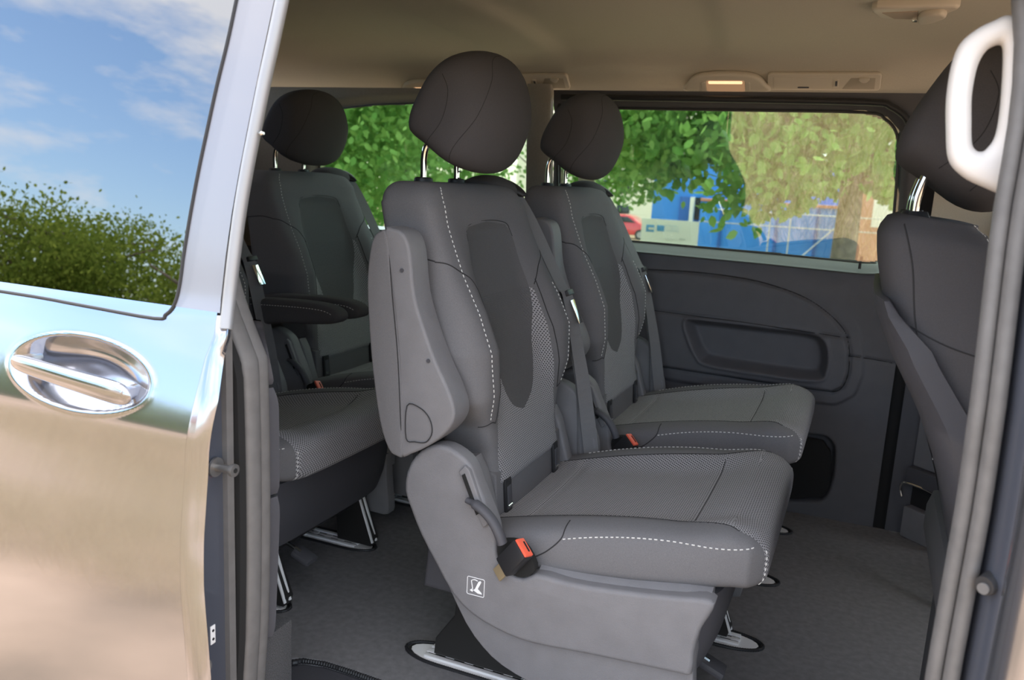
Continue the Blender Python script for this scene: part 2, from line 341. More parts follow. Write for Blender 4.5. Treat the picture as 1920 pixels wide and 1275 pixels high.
for px in list(range(1090, 1641, 25)) + [1650, 1662, 1672, 1682, 1690]:
    py = float(interp(px, [1048, 1150, 1250, 1450, 1630, 1650, 1672, 1690], [440, 449, 458, 476, 494, 492, 478, 440]))
    x, z = onf(px, py); w_ = float(interp(px, [1050, 1650, 1690], [.027, .026, .022]))
    sl_.append([(x, .988, z + .001), (x, .984, z), (x, .966, z - w_ * .8), (x, .958, z - w_), (x, .965, z - w_ - .004), (x, .99, z - w_)])
sill_ = MB().add(*loft(sl_)).build('window_sill', mat('pale_green_sill', (.23, .26, .25), .38, spec=.5), wd, 60)  # paler and greener than the door trim
# glass of the far sliding door + its black frame lip
gl = [(x, z) for x, z in winpoly]
def pane(name, poly, base, m, th=.004, k=-.018):
    xc = sum(p[0] for p in poly) / len(poly)
    a = [(x, float(fary(z, base)) + k * (x - xc), z) for x, z in poly]; b = [(x, float(fary(z, base)) + th + k * (x - xc), z) for x, z in poly]; n = len(a)
    return meshobj(name, a + b, [tuple(range(n)), tuple(range(2 * n - 1, n - 1, -1))] + [(i, (i + 1) % n, n + (i + 1) % n, n + i) for i in range(n)], m, smooth=False)
cx_, cz_ = .06, .9
w1 = pane('window_1', [(cx_ + (x - cx_) * 1.03, cz_ + (z - cz_) * 1.04) for x, z in winpoly], 1.0, M_window); tag(w1, 'side window of the far sliding door', kind='structure')
fr = MB().tube([(x, float(fary(z, .985)) + .002, z) for x, z in [(p[0], p[1]) for p in smooth_poly(winpoly, 4)] + [winpoly[0]]], .0035, 6, caps=False).build('window_frame', M_rubber2, w1)
fr2 = MB()
topb = [(x, float(fary(z)) - .030, z) for x, z in [onf(1060, 184), onf(1150, 185), onf(1400, 189), onf(1630, 194), onf(1670, 202), onf(1700, 225), onf(1708, 260)]]
fr2.tube(smooth_poly(topb, 4, closed=False), .009, 10).build('window_header_seal', M_black, w1)
lock = MB(); lp = onf(1612, 500); lock.tube([(lp[0], fary(lp[1]) - .022, lp[1] - .004), (lp[0], fary(lp[1]) - .022, lp[1] + .016)], .0035, 10)
lk = lock.build('door_lock_pin', M_black); tag(lk, 'small black lock pin standing on the sill of the far window', 'lock pin')

# ---- pillar between the two far windows, rear quarter wall, front pillar
pb = MB().prism([(-.545, -.02), (-.455, -.02), (-.455, .60), (-.462, .70), (-.468, 1.14), (-.535, 1.14), (-.54, .7)], 'y', .955, 1.0, .006)
pil = MB(); rings = []
for z in np.linspace(-.02, 1.15, 30):
    yb = float(fary(z, .962)); x0, x1 = -.548 + .01 * z, -.452 - .012 * z
    rings.append([(x0, yb + .03, z), (x0, yb + .005, z), (x0 + .006, yb, z), (x1 - .006, yb, z), (x1, yb + .005, z), (x1, yb + .03, z)])
pil.add(*loft(rings)); pm = mat('pillar_trim_fabric', (.30, .27, .23), .9, noise=.05, nscale=200)
t3 = pil.build('trim_3', pm); tag(t3, 'grey brown pillar between the two far windows', kind='structure')
rwin = [onf(*p) for p in [(1003, 194), (780, 193), (700, 196), (640, 203), (600, 215)]] + [(-1.29, 1.0), (-1.30, .78), (-1.26, .66), (-1.1, .62), (-.60, .62), (-.545, .65)]
def qh(X, Z): return .028 * sst(.0, .03, sdf(X, Z, rwin)) + .01 * sst(.62, .56, Z)
qw2 = wall_grid('trim_14', np.linspace(-1.75, -.535, 160), np.linspace(.60, 1.135, 90), qh, pm, keep=lambda X, Z: sdf(X, Z, rwin) > -.006)
tag(qw2, 'grey brown upper rear quarter trim', kind='structure')
qw = wall_grid('wall_rear_left', np.linspace(-1.75, -.535, 160), np.linspace(-.02, .60, 80), qh, M_trim, keep=lambda X, Z: sdf(X, Z, rwin) > -.006)
tag(qw, 'dark rear quarter trim beside the third seat row', kind='structure')
w2 = pane('window_2', [(-.92 + (x + .92) * 1.03, .86 + (z - .86) * 1.04) for x, z in rwin], .998, M_window); tag(w2, 'rear quarter window', kind='structure')
MB().tube([(x, float(fary(z)) + .002, z) for x, z in rwin + [rwin[0]]], .0035, 6, caps=False).build('window_frame', M_rubber2, w2)
rw = MB().box((-1.76, .23, .54), (.03, 1.5, 1.15), bev=0).build('wall_rear', M_plas2); tag(rw, 'dark rear wall of the cabin', kind='structure')
# ahead of the far door
fw = wall_grid('wall_front_left', np.linspace(.555, 1.6, 90), np.linspace(-.02, 1.135, 100), lambda X, Z: .018 + .0 * X, M_plas2, keep=lambda X, Z: sdf(X, Z, [(.70, .76), (1.5, .76), (1.5, 1.08), (.66, 1.08)]) > 0)
tag(fw, 'dark front pillar and driver door trim', kind='structure')
fw2 = wall_grid('trim_16', np.linspace(.555, 1.6, 90), np.linspace(.74, 1.135, 50), lambda X, Z: .021 + .0 * X, M_roof, keep=lambda X, Z: sdf(X, Z, [(.74, .70), (1.5, .70), (1.5, 1.06), (.70, 1.06)]) > 0)
tag(fw2, 'beige upper front pillar lining', kind='structure')
osk = MB().prism([(1.02, -.48), (1.06, -.3), (1.075, .1), (1.07, .5), (1.03, .70), (1.012, .69), (1.012, -.3)], 'x', -1.8, 1.7, .002).build('trim_17', M_paint); tag(osk, 'painted far body side', kind='structure')
gapm = MB().box((.54, 1.0, .55), (.05, .03, 1.15), bev=0).build('trim_4', M_void); tag(gapm, 'black gap in front of the far door', kind='structure')
p1 = at(1684, 990, 'z', 0)
wp = MB().prism([(.725, .42), (.80, .40), (.80, 1.12), (.70, 1.12)], 'y', .93, .96, .006).build('trim_5', M_beige); tag(wp, 'pale upper front pillar cover', kind='structure')

# ---- near side of the body: roof rail, front pillar with seals, rear pillar of the opening, sill
def neary(z, base): return base + .13 * max(0., z - .70)
def vstrip(name, prof, base, z0, z1, m, xf=lambda z: 0., parent=None, n=40, sm=40):
    """closed (x, dy) profile swept up the body side with its tumblehome"""
    rings = []
    for z in np.linspace(z0, z1, n): rings.append([(x + xf(z), neary(z, base) + dy, z) for x, dy in prof])
    v, f = loft(rings); return meshobj(name, v, f, m, parent, sm)
def _fp(px, py):
    p = at(px, py, 'y', -.50)
    for _ in range(6): p = at(px, py, 'y', neary(p[2], -.50))
    return p
_fe = [_fp(*p) for p in ((1726, 1330), (1732, 1275), (1762, 1108), (1792, 940), (1829, 660), (1842, 548), (1855, 436), (1866, 361), (1882, 281), (1894, 201), (1901, 120), (1902, 60), (1896, 10), (1888, -30))][::-1]
_fz = [p[2] for p in _fe][::-1]; _fx = [p[0] - .5287 for p in _fe][::-1]
_zg = np.linspace(_fz[0], _fz[-1], 200); _xg = np.convolve(np.pad(np.interp(_zg, _fz, _fx), 8, 'edge'), np.ones(17) / 17, 'valid')
fx = lambda z: float(np.interp(z, _zg, _xg))
def circ(cx, cy, r, n=12, sx=1, sy=1): return [(cx + r * sx * math.cos(2 * math.pi * k / n), cy + r * sy * math.sin(2 * math.pi * k / n)) for k in range(n)]
s1 = vstrip('front_door_seal', circ(.5365, 0, .0078, 14, 1, 1.6), -.50, -.3, 1.14, M_rubber, fx)
vstrip('seal_bead', circ(.551, -.006, .0082, 14, 1, 1.6), -.50, -.3, 1.14, M_rubber, fx, s1)
tag(s1, 'long grey ribbed rubber door seal on the front edge of the opening', 'door seal')
dkp = mat('dark_and_shaded_jamb', (.10, .11, .14), .3, .4, coat=.5)  # on the pillar: body paint darkened, shade of the inward face in the colour
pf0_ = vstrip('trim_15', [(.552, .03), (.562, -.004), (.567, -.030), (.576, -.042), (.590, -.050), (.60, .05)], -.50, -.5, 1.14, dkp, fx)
tag(pf0_, 'inner jamb of the front pillar, body paint darkened for shade', kind='structure')
pf = vstrip('trim_6', [(.574, -.040), (.578, -.048), (.590, -.058), (.598, -.068), (.66, -.082), (.78, -.095), (.9, -.10), (.9, .05), (.61, .05), (.60, -.045)], -.50, -.5, 1.14, M_paint, fx)
tag(pf, 'painted front pillar of the door opening', kind='structure')
pin = vstrip('trim_7', [(.542, .004), (.56, .004), (.60, .08), (.59, .10), (.55, .05)], -.50, -.02, 1.14, M_plas2, fx); tag(pin, 'inner cover of the front pillar', kind='structure')
pc = at(1838, 1105, 'y', -.545)
bf = MB().tube([(pc[0] + .014, -.520, pc[2]), (pc[0] + .004, -.536, pc[2])], [.011, .009], 20).build('rubber_door_bumper', M_rubber2)
MB().tube([(pc[0] + .006, -.533, pc[2] - .002), (pc[0] + .003, -.538, pc[2] - .002)], .0055, 14).build('bumper_cap', M_rubber, bf); tag(bf, 'round black rubber bumper with a grey cap on the painted front pillar', 'bumper')
# body rear pillar of the opening: seal bands and inner trim
rx = lambda z: -.45 * max(0, z - .63) + .010 * math.sin(max(0, min(1, (z - .1) / .7)) * math.pi) - .02 * max(0, .25 - z) * 2
s2 = vstrip('rear_door_seal', circ(-.300, -.012, .010, 16, .8, 1.5), -.545, -.3, .80, M_rubber, rx, n=60)
vstrip('seal_bead', circ(-.303, .012, .0085, 16, .8, 1.5), -.545, -.3, .80, M_rubber, rx, s2, n=60)
vstrip('seal_lip', [(-.312, -.040), (-.296, -.042), (-.294, -.032), (-.31, -.03)], -.545, -.3, .72, M_void, rx, s2)
tag(s2, 'long grey double rubber door seal on the rear edge of the opening', 'door seal')
bp = vstrip('wall_right', [(-.315, -.03), (-.31, .035), (-.33, .035), (-.40, .03), (-1.75, .03), (-1.75, -.03)], -.545, -.3, 1.12, M_plas2, lambda z: rx(z) - .07 * float(sst(.64, .72, z))); tag(bp, 'inner side wall behind the opening', kind='structure')
tr = MB()
def trimcover(name, px, z0, z1, m, dx=0.012):
    rings = []
    for z in np.linspace(z0, z1, 16):
        w = float(np.interp(z, [p[0] for p in px], [p[1] for p in px])); e = .004 * math.sqrt(max(0, 1 - ((2 * (z - z0) / (z1 - z0) - 1) ** 8)))
        rings.append([(-.318, -.520, z), (-.306 + e, -.520, z), (-.300 + e, w - .006, z), (-.306 + e, w, z), (-.50, w + .003, z), (-.50, -.52, z)])
    return MB().add(*loft(rings)).build(name, m)
wpx = [(-.1, -.50), (.2, -.500), (.40, -.488), (.56, -.490), (.66, -.518), (.76, -.530), (1.1, -.47)]
for i, (a, b_) in enumerate([(.215, .425), (.43, .585), (.59, .68)]):
    t_ = trimcover('trim_%d' % (8 + i), wpx, a, b_, M_plas2); tag(t_, 'dark moulded cover of the rear pillar', kind='structure')
t_ = MB().box((-.41, -.484, .08), (.20, .072, .26), bev=.004).build('trim_11', M_carpet2); tag(t_, 'speckled carpet on the wheel arch', kind='structure')
# sill at the near side
sill = MB().box((-.1, -.40, -.05), (1.40, .30, .06), bev=.01).build('trim_12', M_plas); tag(sill, 'grey plastic sill plate of the door step', kind='structure')
sb = MB().box((0, -.57, -.22), (3.3, .10, .40), bev=.02).build('trim_13', M_paint); tag(sb, 'painted body sill', kind='structure')
# carpet with bound edge
edge = [(-1.7, -.30), (-.62, -.30), (-.468, -.273), (-.437, -.252), (-.397, -.242), (-.349, -.241), (-.27, -.243), (-.1, -.246), (.5, -.25), (.62, -.26)]
matp = edge + [(1.5, -.26), (1.5, .97), (-1.7, .97)]
cm = MB().prism(matp, 'z', -.014, 0, 0).build('carpet_mat', M_carpet, smooth=False); tag(cm, 'charcoal carpet mat covering the cabin floor', 'carpet')
cb = MB(); e2 = smooth_poly(edge, 8, closed=False); rr = []
pts = []
for i in range(len(e2) - 1):
    a, b_ = e2[i], e2[i + 1]; k = max(1, int(np.hypot(*(b_ - a)) / .0022))
    for j in range(k): pts.append(a + (b_ - a) * j / k)
pts = [p for p in pts if -.75 < p[0] < .55]
cb.tube([(p[0], p[1], -.0065) for p in pts], [.0062 if i % 2 else .0050 for i in range(len(pts))], 8).build('bound_edge', M_black, cm)

# ================================================================== SEAT RAILS
def rail_proto():
    r = empty('floor_rail'); x0, x1, w = -.285, .325, .024
    # aluminium channel with tapered rounded ends, slot with teeth, corded edge of the carpet cut-out
    def oval(x0, x1, w, n=10, p=2.0):
        o = []
        for k in range(n + 1): a = -math.pi / 2 + math.pi * k / n; o.append((x1 - .075 + .075 * math.cos(a), w * math.sin(a)))
        for k in range(n + 1): a = math.pi / 2 + math.pi * k / n; o.append((x0 + .075 + .075 * math.cos(a), w * math.sin(a)))
        return o
    MB().prism(oval(x0, x1, w + .007), 'z', -.002, .0016).build('recess', M_void, r)
    MB().prism(oval(x0 + .006, x1 - .006, w + .004), 'z', .000, .0035, .0008, 1).build('channel', M_rail, r)
    MB().box(((x0 + x1) / 2, 0, .004), (x1 - x0 - .09, .018, .002), bev=0).build('slot', M_steel, r)
    for s in (-1, 1): MB().box(((x0 + x1) / 2, s * .016, .005), (x1 - x0 - .085, .010, .005), bev=.0012).build('guide_strip', M_rail, r)
    t = MB().box(((x0 + x1) / 2, 0, .0048), (x1 - x0 - .09, .008, .002), bev=0)
    for k in range(14):
        xk = x0 + .05 + k * .0392; t.box((xk, 0, .0055), (.018, .012, .003), bev=.0008)
    t.build('toothed_strip', M_rail, r)
    o = oval(x0 - .004, x1 + .003, w + .009, 14); pp = []
    for i in range(len(o)):
        a, b_ = np.array(o[i]), np.array(o[(i + 1) % len(o)]); k = max(1, int(np.hypot(*(b_ - a)) / .0022))
        for j in range(k): pp.append(a + (b_ - a) * j / k)
    pp.append(pp[0])
    MB().tube([(p[0], p[1], .003) for p in pp], [.0036 if i % 2 else .0028 for i in range(len(pp))], 7, caps=False).build('corded_edge', M_black, r)
    return r
def copy_tree(o, parent=None):
    c = o.copy(); COL.objects.link(c)
    if parent: c.parent = parent
    for ch in [q for q in bpy.data.objects if q.parent == o]: copy_tree(ch, c)
    return c
ROW = .828; AB = .62
rp_ = rail_proto(); rails = [(0, -.13, 'pale metal floor rail nearest the door sill, under the front single seat'), (0, .19, 'pale metal floor rail under the far feet of the front single seat'),
    (0, AB - .13, 'pale metal floor rail under the near feet of the seat by the far wall'), (0, AB + .19, 'pale metal floor rail closest to the far door trim'),
    (-ROW - .065, -.13, 'pale metal floor rail under the near feet of the rear seat at the opening'), (-ROW - .065, .19, 'pale metal floor rail under the far feet of the rear seat at the opening'),
    (-ROW - .065, AB - .13, 'pale metal floor rail under the near feet of the rearmost seat with the lowered armrest')]
for i, (x, y, lab) in enumerate(rails):
    o = rp_ if i == 0 else copy_tree(rp_); o.location = (x, y, 0); tag(o, lab, 'floor rail', 'metal seat rails in the carpet')

# ================================================================== PASSENGER SEAT
LEAN = .27
def xf(z): return -.10 - LEAN * (z - .36)
def superring(w, t0, t1, n=120, e=.33):
    """boxy ring in (y, d): half width w, d from t0 (rear) to t1 (front)"""
    th = np.linspace(0, 2 * np.pi, n, endpoint=False); c, s = np.cos(th), np.sin(th)
    y = w * np.sign(s) * np.abs(s) ** e; d = np.sign(c) * np.abs(c) ** e
    return y, d
panelpoly = smooth_poly([(-.096, .772), (-.086, .792), (-.05, .800), (0, .802), (.05, .800), (.086, .792), (.096, .772), (.104, .73), (.112, .67), (.100, .61), (.084, .56), (.074, .52), (.063, .488), (.046, .468), (0, .463), (-.046, .468), (-.063, .488), (-.074, .52), (-.084, .56), (-.100, .61), (-.112, .67), (-.104, .73)], 3)
knitpoly = [(-.118, .675), (-.126, .60), (-.134, .50), (-.140, .38), (-.140, .30), (.140, .30), (.140, .38), (.134, .50), (.126, .60), (.118, .675)]
def backrest(name, parent, bot=.352, top=.868, width=None, shared=True):
    zs = list(np.linspace(bot, top - .040, 84)); n = 150; r = .036
    rows = [(bot - .0 + .010 * (1 - math.cos(a)), .022 * (1 - math.sin(a))) for a in np.linspace(0, math.pi / 2, 6)[:-1]]
    seq = [(bot + .016 * (1 - math.sin(a)) - .0, .018 * (1 - math.cos(a))) for a in np.linspace(math.pi / 2, 0, 7)[:-1]]
    R = []
    for a in np.linspace(math.pi / 2, .15, 7): R.append((bot + .016 * (1 - math.sin(a)), .020 * (1 - math.cos(a))))
    R = [(bot, .022), (bot + .001, .014), (bot + .004, .008), (bot + .009, .003), (bot + .016, 0)]
    for z in np.linspace(bot + .022, top - r, 84): R.append((z, 0))
    for a in np.linspace(.12, math.pi / 2, 12): R.append((top - r + r * math.sin(a), r * (1 - math.cos(a))))
    V = []; P = []; K = []; PN = []
    for z, ins in R:
        w = float(interp(z, [.30, .42, .47, .52, .60, .70, .83, .87], [.150, .157, .180, .220, .232, .216, .202, .192])) - ins
        y, d = superring(w, 0, 1, n, .30 if ins == 0 else .36)
        th = .112 - ins * 1.6
        B = float(interp(z, [.40, .47, .53, .60, .66, .72, .80], [0, .010, .032, .045, .035, .016, .004]))
        ay = np.abs(y); hump = sst(.085, .165, ay) * B * (1 - .25 * sst(.19, .235, ay))
        pan = sdf(y, np.full_like(y, z), panelpoly)
        rec = -.010 * sst(.004, -.012, pan) * float(interp(z, [.46, .6, .8], [.35, .6, 1.0]))
        cen = -.006 * (1 - (ay / .2) ** 2)
        front = (d + 1) / 2
        x = xf(z) - ins * .8 - th * (1 - front) + (hump + rec + cen + .006 * math.sin((z - bot) / (top - bot) * math.pi)) * sst(.55, 1, front)
        x = x - .012 * (1 - front) * sst(.6, .3, z) * -1
        for i in range(n):
            V.append((x[i], y[i], z)); P.append((y[i], z * 1.04, 0))
            isf = front[i] > .6
            K.append(float(sdf(np.array([y[i]]), np.array([z]), knitpoly)[0]) if isf else .1); PN.append(float(pan[i]) if isf else .1)
    v = V; f = gridfaces(n, len(R), True); f.append(tuple(range(n))[::-1]); f.append(tuple((len(R) - 1) * n + k for k in range(n)))
    o = meshobj(name, v, f, M_seat, parent, True, {'pat': P, 'knit': K, 'panel': PN})
    return o, BVHTree.FromPolygons([Vector(p) for p in v], f)
def stitches(bvh, pts2, conv, dirn, mb, dash=.0048, gap=.0028, r=.0009, lift=.0004):
    """dashes laid on a surface along a path; conv turns path points into ray origins, dirn is the ray direction"""
    P = smooth_poly(pts2, 12, closed=False); hits = []
    for p in P:
        h = bvh.ray_cast(Vector(conv(p)), Vector(dirn))
        if h[0] is not None: hits.append(h[0] + h[1].normalized() * lift if h[1].dot(Vector(dirn)) < 0 else h[0] - h[1].normalized() * lift)
    s = 0; on = True; cur = []
    out = []
    for a, b_ in zip(hits[:-1], hits[1:]):
        L_ = (b_ - a).length; k = max(1, int(L_ / .0008))
        for j in range(k):
            q = a.lerp(b_, j / k); s += L_ / k
            if on:
                cur.append(q)
                if s > dash: out.append(cur); cur = []; on = False; s = 0
            elif s > gap: on = True; s = 0
    for c in out:
        if len(c) > 1: mb.tube([c[0], c[len(c) // 2], c[-1]], r, 5)
def seamline(bvh, pts2, conv, dirn, mb, r=.0011, depth=.0):
    P = smooth_poly(pts2, 10, closed=False); hits = []
    for p in P:
        h = bvh.ray_cast(Vector(conv(p)), Vector(dirn))
        if h[0] is not None: hits.append(h[0])
    if len(hits) > 2: mb.tube(hits, r, 6)

# cushion: boxy rings across, marching forward, rounded nose
def cush_top(x): return .312 + .168 * (x + .10)
def cushion(parent):
    n = 130; V = []; P = []; K = []; R = []
    for x in np.linspace(-.122, -.118, 2): R.append((x, .012 if x < -.12 else .004))
    for x in np.linspace(-.11, .285, 70): R.append((x, 0))
    for a in np.linspace(.06, math.pi / 2, 22): R.append((.285 + .060 * math.sin(a), 1 - math.cos(a)))
    arc = 0; lastx = None
    for x, q in R:
        nose = q if x > .285 else 0; ins = q if x < -.115 else 0
        zt = float(cush_top(min(x, .285))) + (.012 * sst(.2, .3, x)); zb = .268 + .128 * min(x, .30)
        if nose: mid_ = zb + (zt - zb) * .50; hh = (zt - zb) / 2 * math.sqrt(max(1e-4, 1 - nose ** 2 * .92 if nose < 1 else .08)); zt2, zb2 = mid_ + hh, mid_ - hh
        else: zt2, zb2 = zt - ins, zb + ins
        w = float(interp(x, [-.12, 0, .15, .27, .32, .345, .352], [.228, .240, .243, .238, .226, .20, .165])) - ins
        y, d = superring(w, 0, 1, n, .30 if not nose else .30 + .10 * nose)
        ay = np.abs(y); fr = (d + 1) / 2
        bol = .024 * math.sin(max(0, min(1, (x + .12) / .47)) * math.pi) ** .8 * sst(.12, .20, ay) * (1 if not nose else 1 - nose)
        dish = -.005 * (1 - np.clip(ay / .17, 0, 1) ** 2) * (1 - sst(.22, .30, x))
        g = -.0035 * math.exp(-((x - .222) / .004) ** 2) - .003 * math.exp(-((x + .052) / .004) ** 2)
        z = zb2 + (zt2 - zb2) * fr + (bol + dish + g * (ay < .165)) * sst(.6, 1, fr)
        bulge = .008 * np.sin(fr * np.pi) * (ay > w * .8)
        yy_ = y + np.sign(y) * bulge * (1 - nose)
        for i in range(n):
            V.append((x, yy_[i], z[i])); topv = fr[i] > .55
            P.append((yy_[i], x + (0 if not nose else -(z[i] - zt)), 0))
            yb = float(interp(x, [-.12, .0, .10, .20, .29, .33], [.165, .172, .176, .182, .200, .215]))
            K.append((ay[i] - yb) if topv and not nose else (ay[i] - float(interp(x, [.285, .30, .352], [.198, .204, .206])) if nose else .1))
    f = gridfaces(n, len(R), True); f.append(tuple(range(n))[::-1]); f.append(tuple((len(R) - 1) * n + k for k in range(n)))
    o = meshobj('seat_cushion', V, f, M_seat, parent, True, {'pat': P, 'knit': K, 'panel': [.1] * len(V)})
    return o, BVHTree.FromPolygons([Vector(p) for p in V], f)
def headrest(parent, dx=0, dz=0, s=1.0, dy=0):
    dx += .016
    prof = smooth_poly([(-.352, .952), (-.347, .985), (-.325, 1.030), (-.300, 1.068), (-.268, 1.092), (-.232, 1.094), (-.202, 1.070), (-.185, 1.030), (-.180, .985), (-.192, .940), (-.212, .905), (-.240, .888), (-.275, .893), (-.318, .922), (-.343, .938)], 4)
    prof = np.array(prof); c = np.array([-.262, .99]); rings = []; W_ = .128 * s
    for k in range(-16, 17):
        a = k / 16 * math.pi / 2; yv = W_ * math.sin(a); sc = max(.03, math.cos(a)) ** .42
        q = c + (prof - c) * sc * s; q[:, 0] -= .020 * (yv / W_) ** 2
        rings.append([(p[0] + dx, yv + dy, p[1] + dz) for p in q])
    v, f = loft(rings); o = meshobj('headrest', v, f, M_head, parent, True)
    bvh = BVHTree.FromPolygons([Vector(p) for p in v], f); mb = MB()
    for sg in (-1, 1):
        seamline(bvh, [(-.222 + dx, 1.088 + dz), (-.205 + dx, 1.04 + dz), (-.215 + dx, .98 + dz), (-.255 + dx, .925 + dz), (-.275 + dx, .898 + dz)], lambda p: (p[0], sg * .4 + dy, p[1]), (0, -sg, 0), mb, .0006)
        seamline(bvh, [(-.275 + dx, 1.045 + dz), (-.262 + dx, 1.015 + dz), (-.275 + dx, .965 + dz), (-.315 + dx, .925 + dz)], lambda p: (p[0], sg * .4 + dy, p[1]), (0, -sg, 0), mb, .0006)
    tag(mb.build('headrest_seam', M_seam, o), kind='stuff')
    return o
def armrest_shape(parent, side, lowered=False):
    """folded-up armrest: plastic shell with a fabric pad along its rear edge; side=-1 near, +1 far"""
    shell = smooth_poly([(-.262, .790), (-.248, .797), (-.228, .790), (-.216, .765), (-.206, .70), (-.188, .65), (-.165, .60), (-.142, .56), (-.130, .53), (-.132, .508), (-.148, .485), (-.175, .462), (-.205, .444), (-.222, .44), (-.226, .50), (-.232, .60), (-.246, .70)], 3)
    pad = smooth_poly([(-.268, .792), (-.283, .775), (-.290, .72), (-.287, .66), (-.277, .57), (-.262, .49), (-.245, .447), (-.230, .437), (-.218, .442), (-.221, .50), (-.229, .60), (-.243, .70), (-.256, .785)], 3)
    if lowered:
        pv = np.array([-.185, .50]); a = math.radians(-82); Rm = np.array([[math.cos(a), -math.sin(a)], [math.sin(a), math.cos(a)]])
        tf = lambda P: [Rm @ (np.array(p) - pv) + pv + np.array([.0, .035]) for p in P]
        shell, pad = tf(shell), tf(pad)
    if lowered:
        P_ = smooth_poly([(-.225, .490), (-.20, .545), (-.06, .560), (.05, .562), (.098, .554), (.116, .538), (.104, .520), (.04, .510), (-.08, .498), (-.17, .468), (-.215, .468)], 4)
        yy0, yy1 = sorted((side * .236, side * .290)); a = MB().prism(P_, 'y', yy0, yy1, .012, 4).build('armrest', M_head, parent, 50)
        bv = BVHTree.FromPolygons([v.co for v in a.data.vertices], [tuple(p.vertices) for p in a.data.polygons]); m_ = MB()
        stitches(bv, [(-.15, .541), (-.02, .548), (.06, .549), (.094, .543), (.102, .535)], lambda p: (p[0], -.6, p[1]), (0, 1, 0), m_, r=.0006)
        tag(m_.build('stitching', M_stitch, a), kind='stuff'); return a
    y0, y1 = sorted((side * .232, side * .292))
    a = MB().prism(shell, 'y', y0 + .002, y1 - .002, .018, 5).build('armrest', M_plas if not lowered else M_head, parent, 50)
    if not lowered:
        ya = side * .291
        for x_, z_ in ((-.228, .735), (-.177, .600)): MB().tube([(x_, ya, z_), (x_, ya + side * .001, z_)], .0032, 12).build('screw_cover', M_plas2, a)
        cv = smooth_poly([(-.212, .523), (-.190, .524), (-.172, .510), (-.166, .488), (-.176, .470), (-.196, .467), (-.212, .470)], 4)
        MB().tube([(x, ya + side * .0005, z) for x, z in cv + [cv[0]]], .0009, 6, caps=False).build('hinge_cover_line', M_seam, a)
    if not lowered: MB().tube(smooth_poly([(-.256, side * .288, .785), (-.244, side * .2915, .70), (-.231, side * .2915, .60), (-.223, side * .2915, .50), (-.221, side * .288, .448)], 6, closed=False), .0009, 6).build('pad_seam', M_seam, a)
    b_ = MB().prism(pad, 'y', y0, y1, .016, 5).build('armrest_pad', M_fab if not lowered else M_head, a, 60)
    if lowered:
        st = MB(); ys_ = [y0 + .012, y1 - .012]
        p = sorted([tuple(q) for q in pad], key=lambda q: q[0])
    return a
def belt_ribbon(pts, w, dirs, th=.0012):
    pts = [Vector(p) for p in smooth_poly(pts, 8, closed=False)]; n = len(pts); v = []; f = []
    D = [Vector(d) for d in smooth_poly(dirs, 8, closed=False)]
    for i, p in enumerate(pts):
        t = (pts[min(i + 1, n - 1)] - pts[max(i - 1, 0)]).normalized(); d = D[min(i, len(D) - 1)].normalized(); nrm = t.cross(d).normalized()
        for a, b_ in ((-1, -1), (1, -1), (1, 1), (-1, 1)): v.append(p + d * a * w / 2 + nrm * b_ * th / 2)
    for i in range(n - 1):
        for k in range(4): k2 = (k + 1) % 4; f.append((i * 4 + k, i * 4 + k2, (i + 1) * 4 + k2, (i + 1) * 4 + k))
    f.append((0, 1, 2, 3)); f.append(tuple((n - 1) * 4 + k for k in (3, 2, 1, 0)))
    return v, f
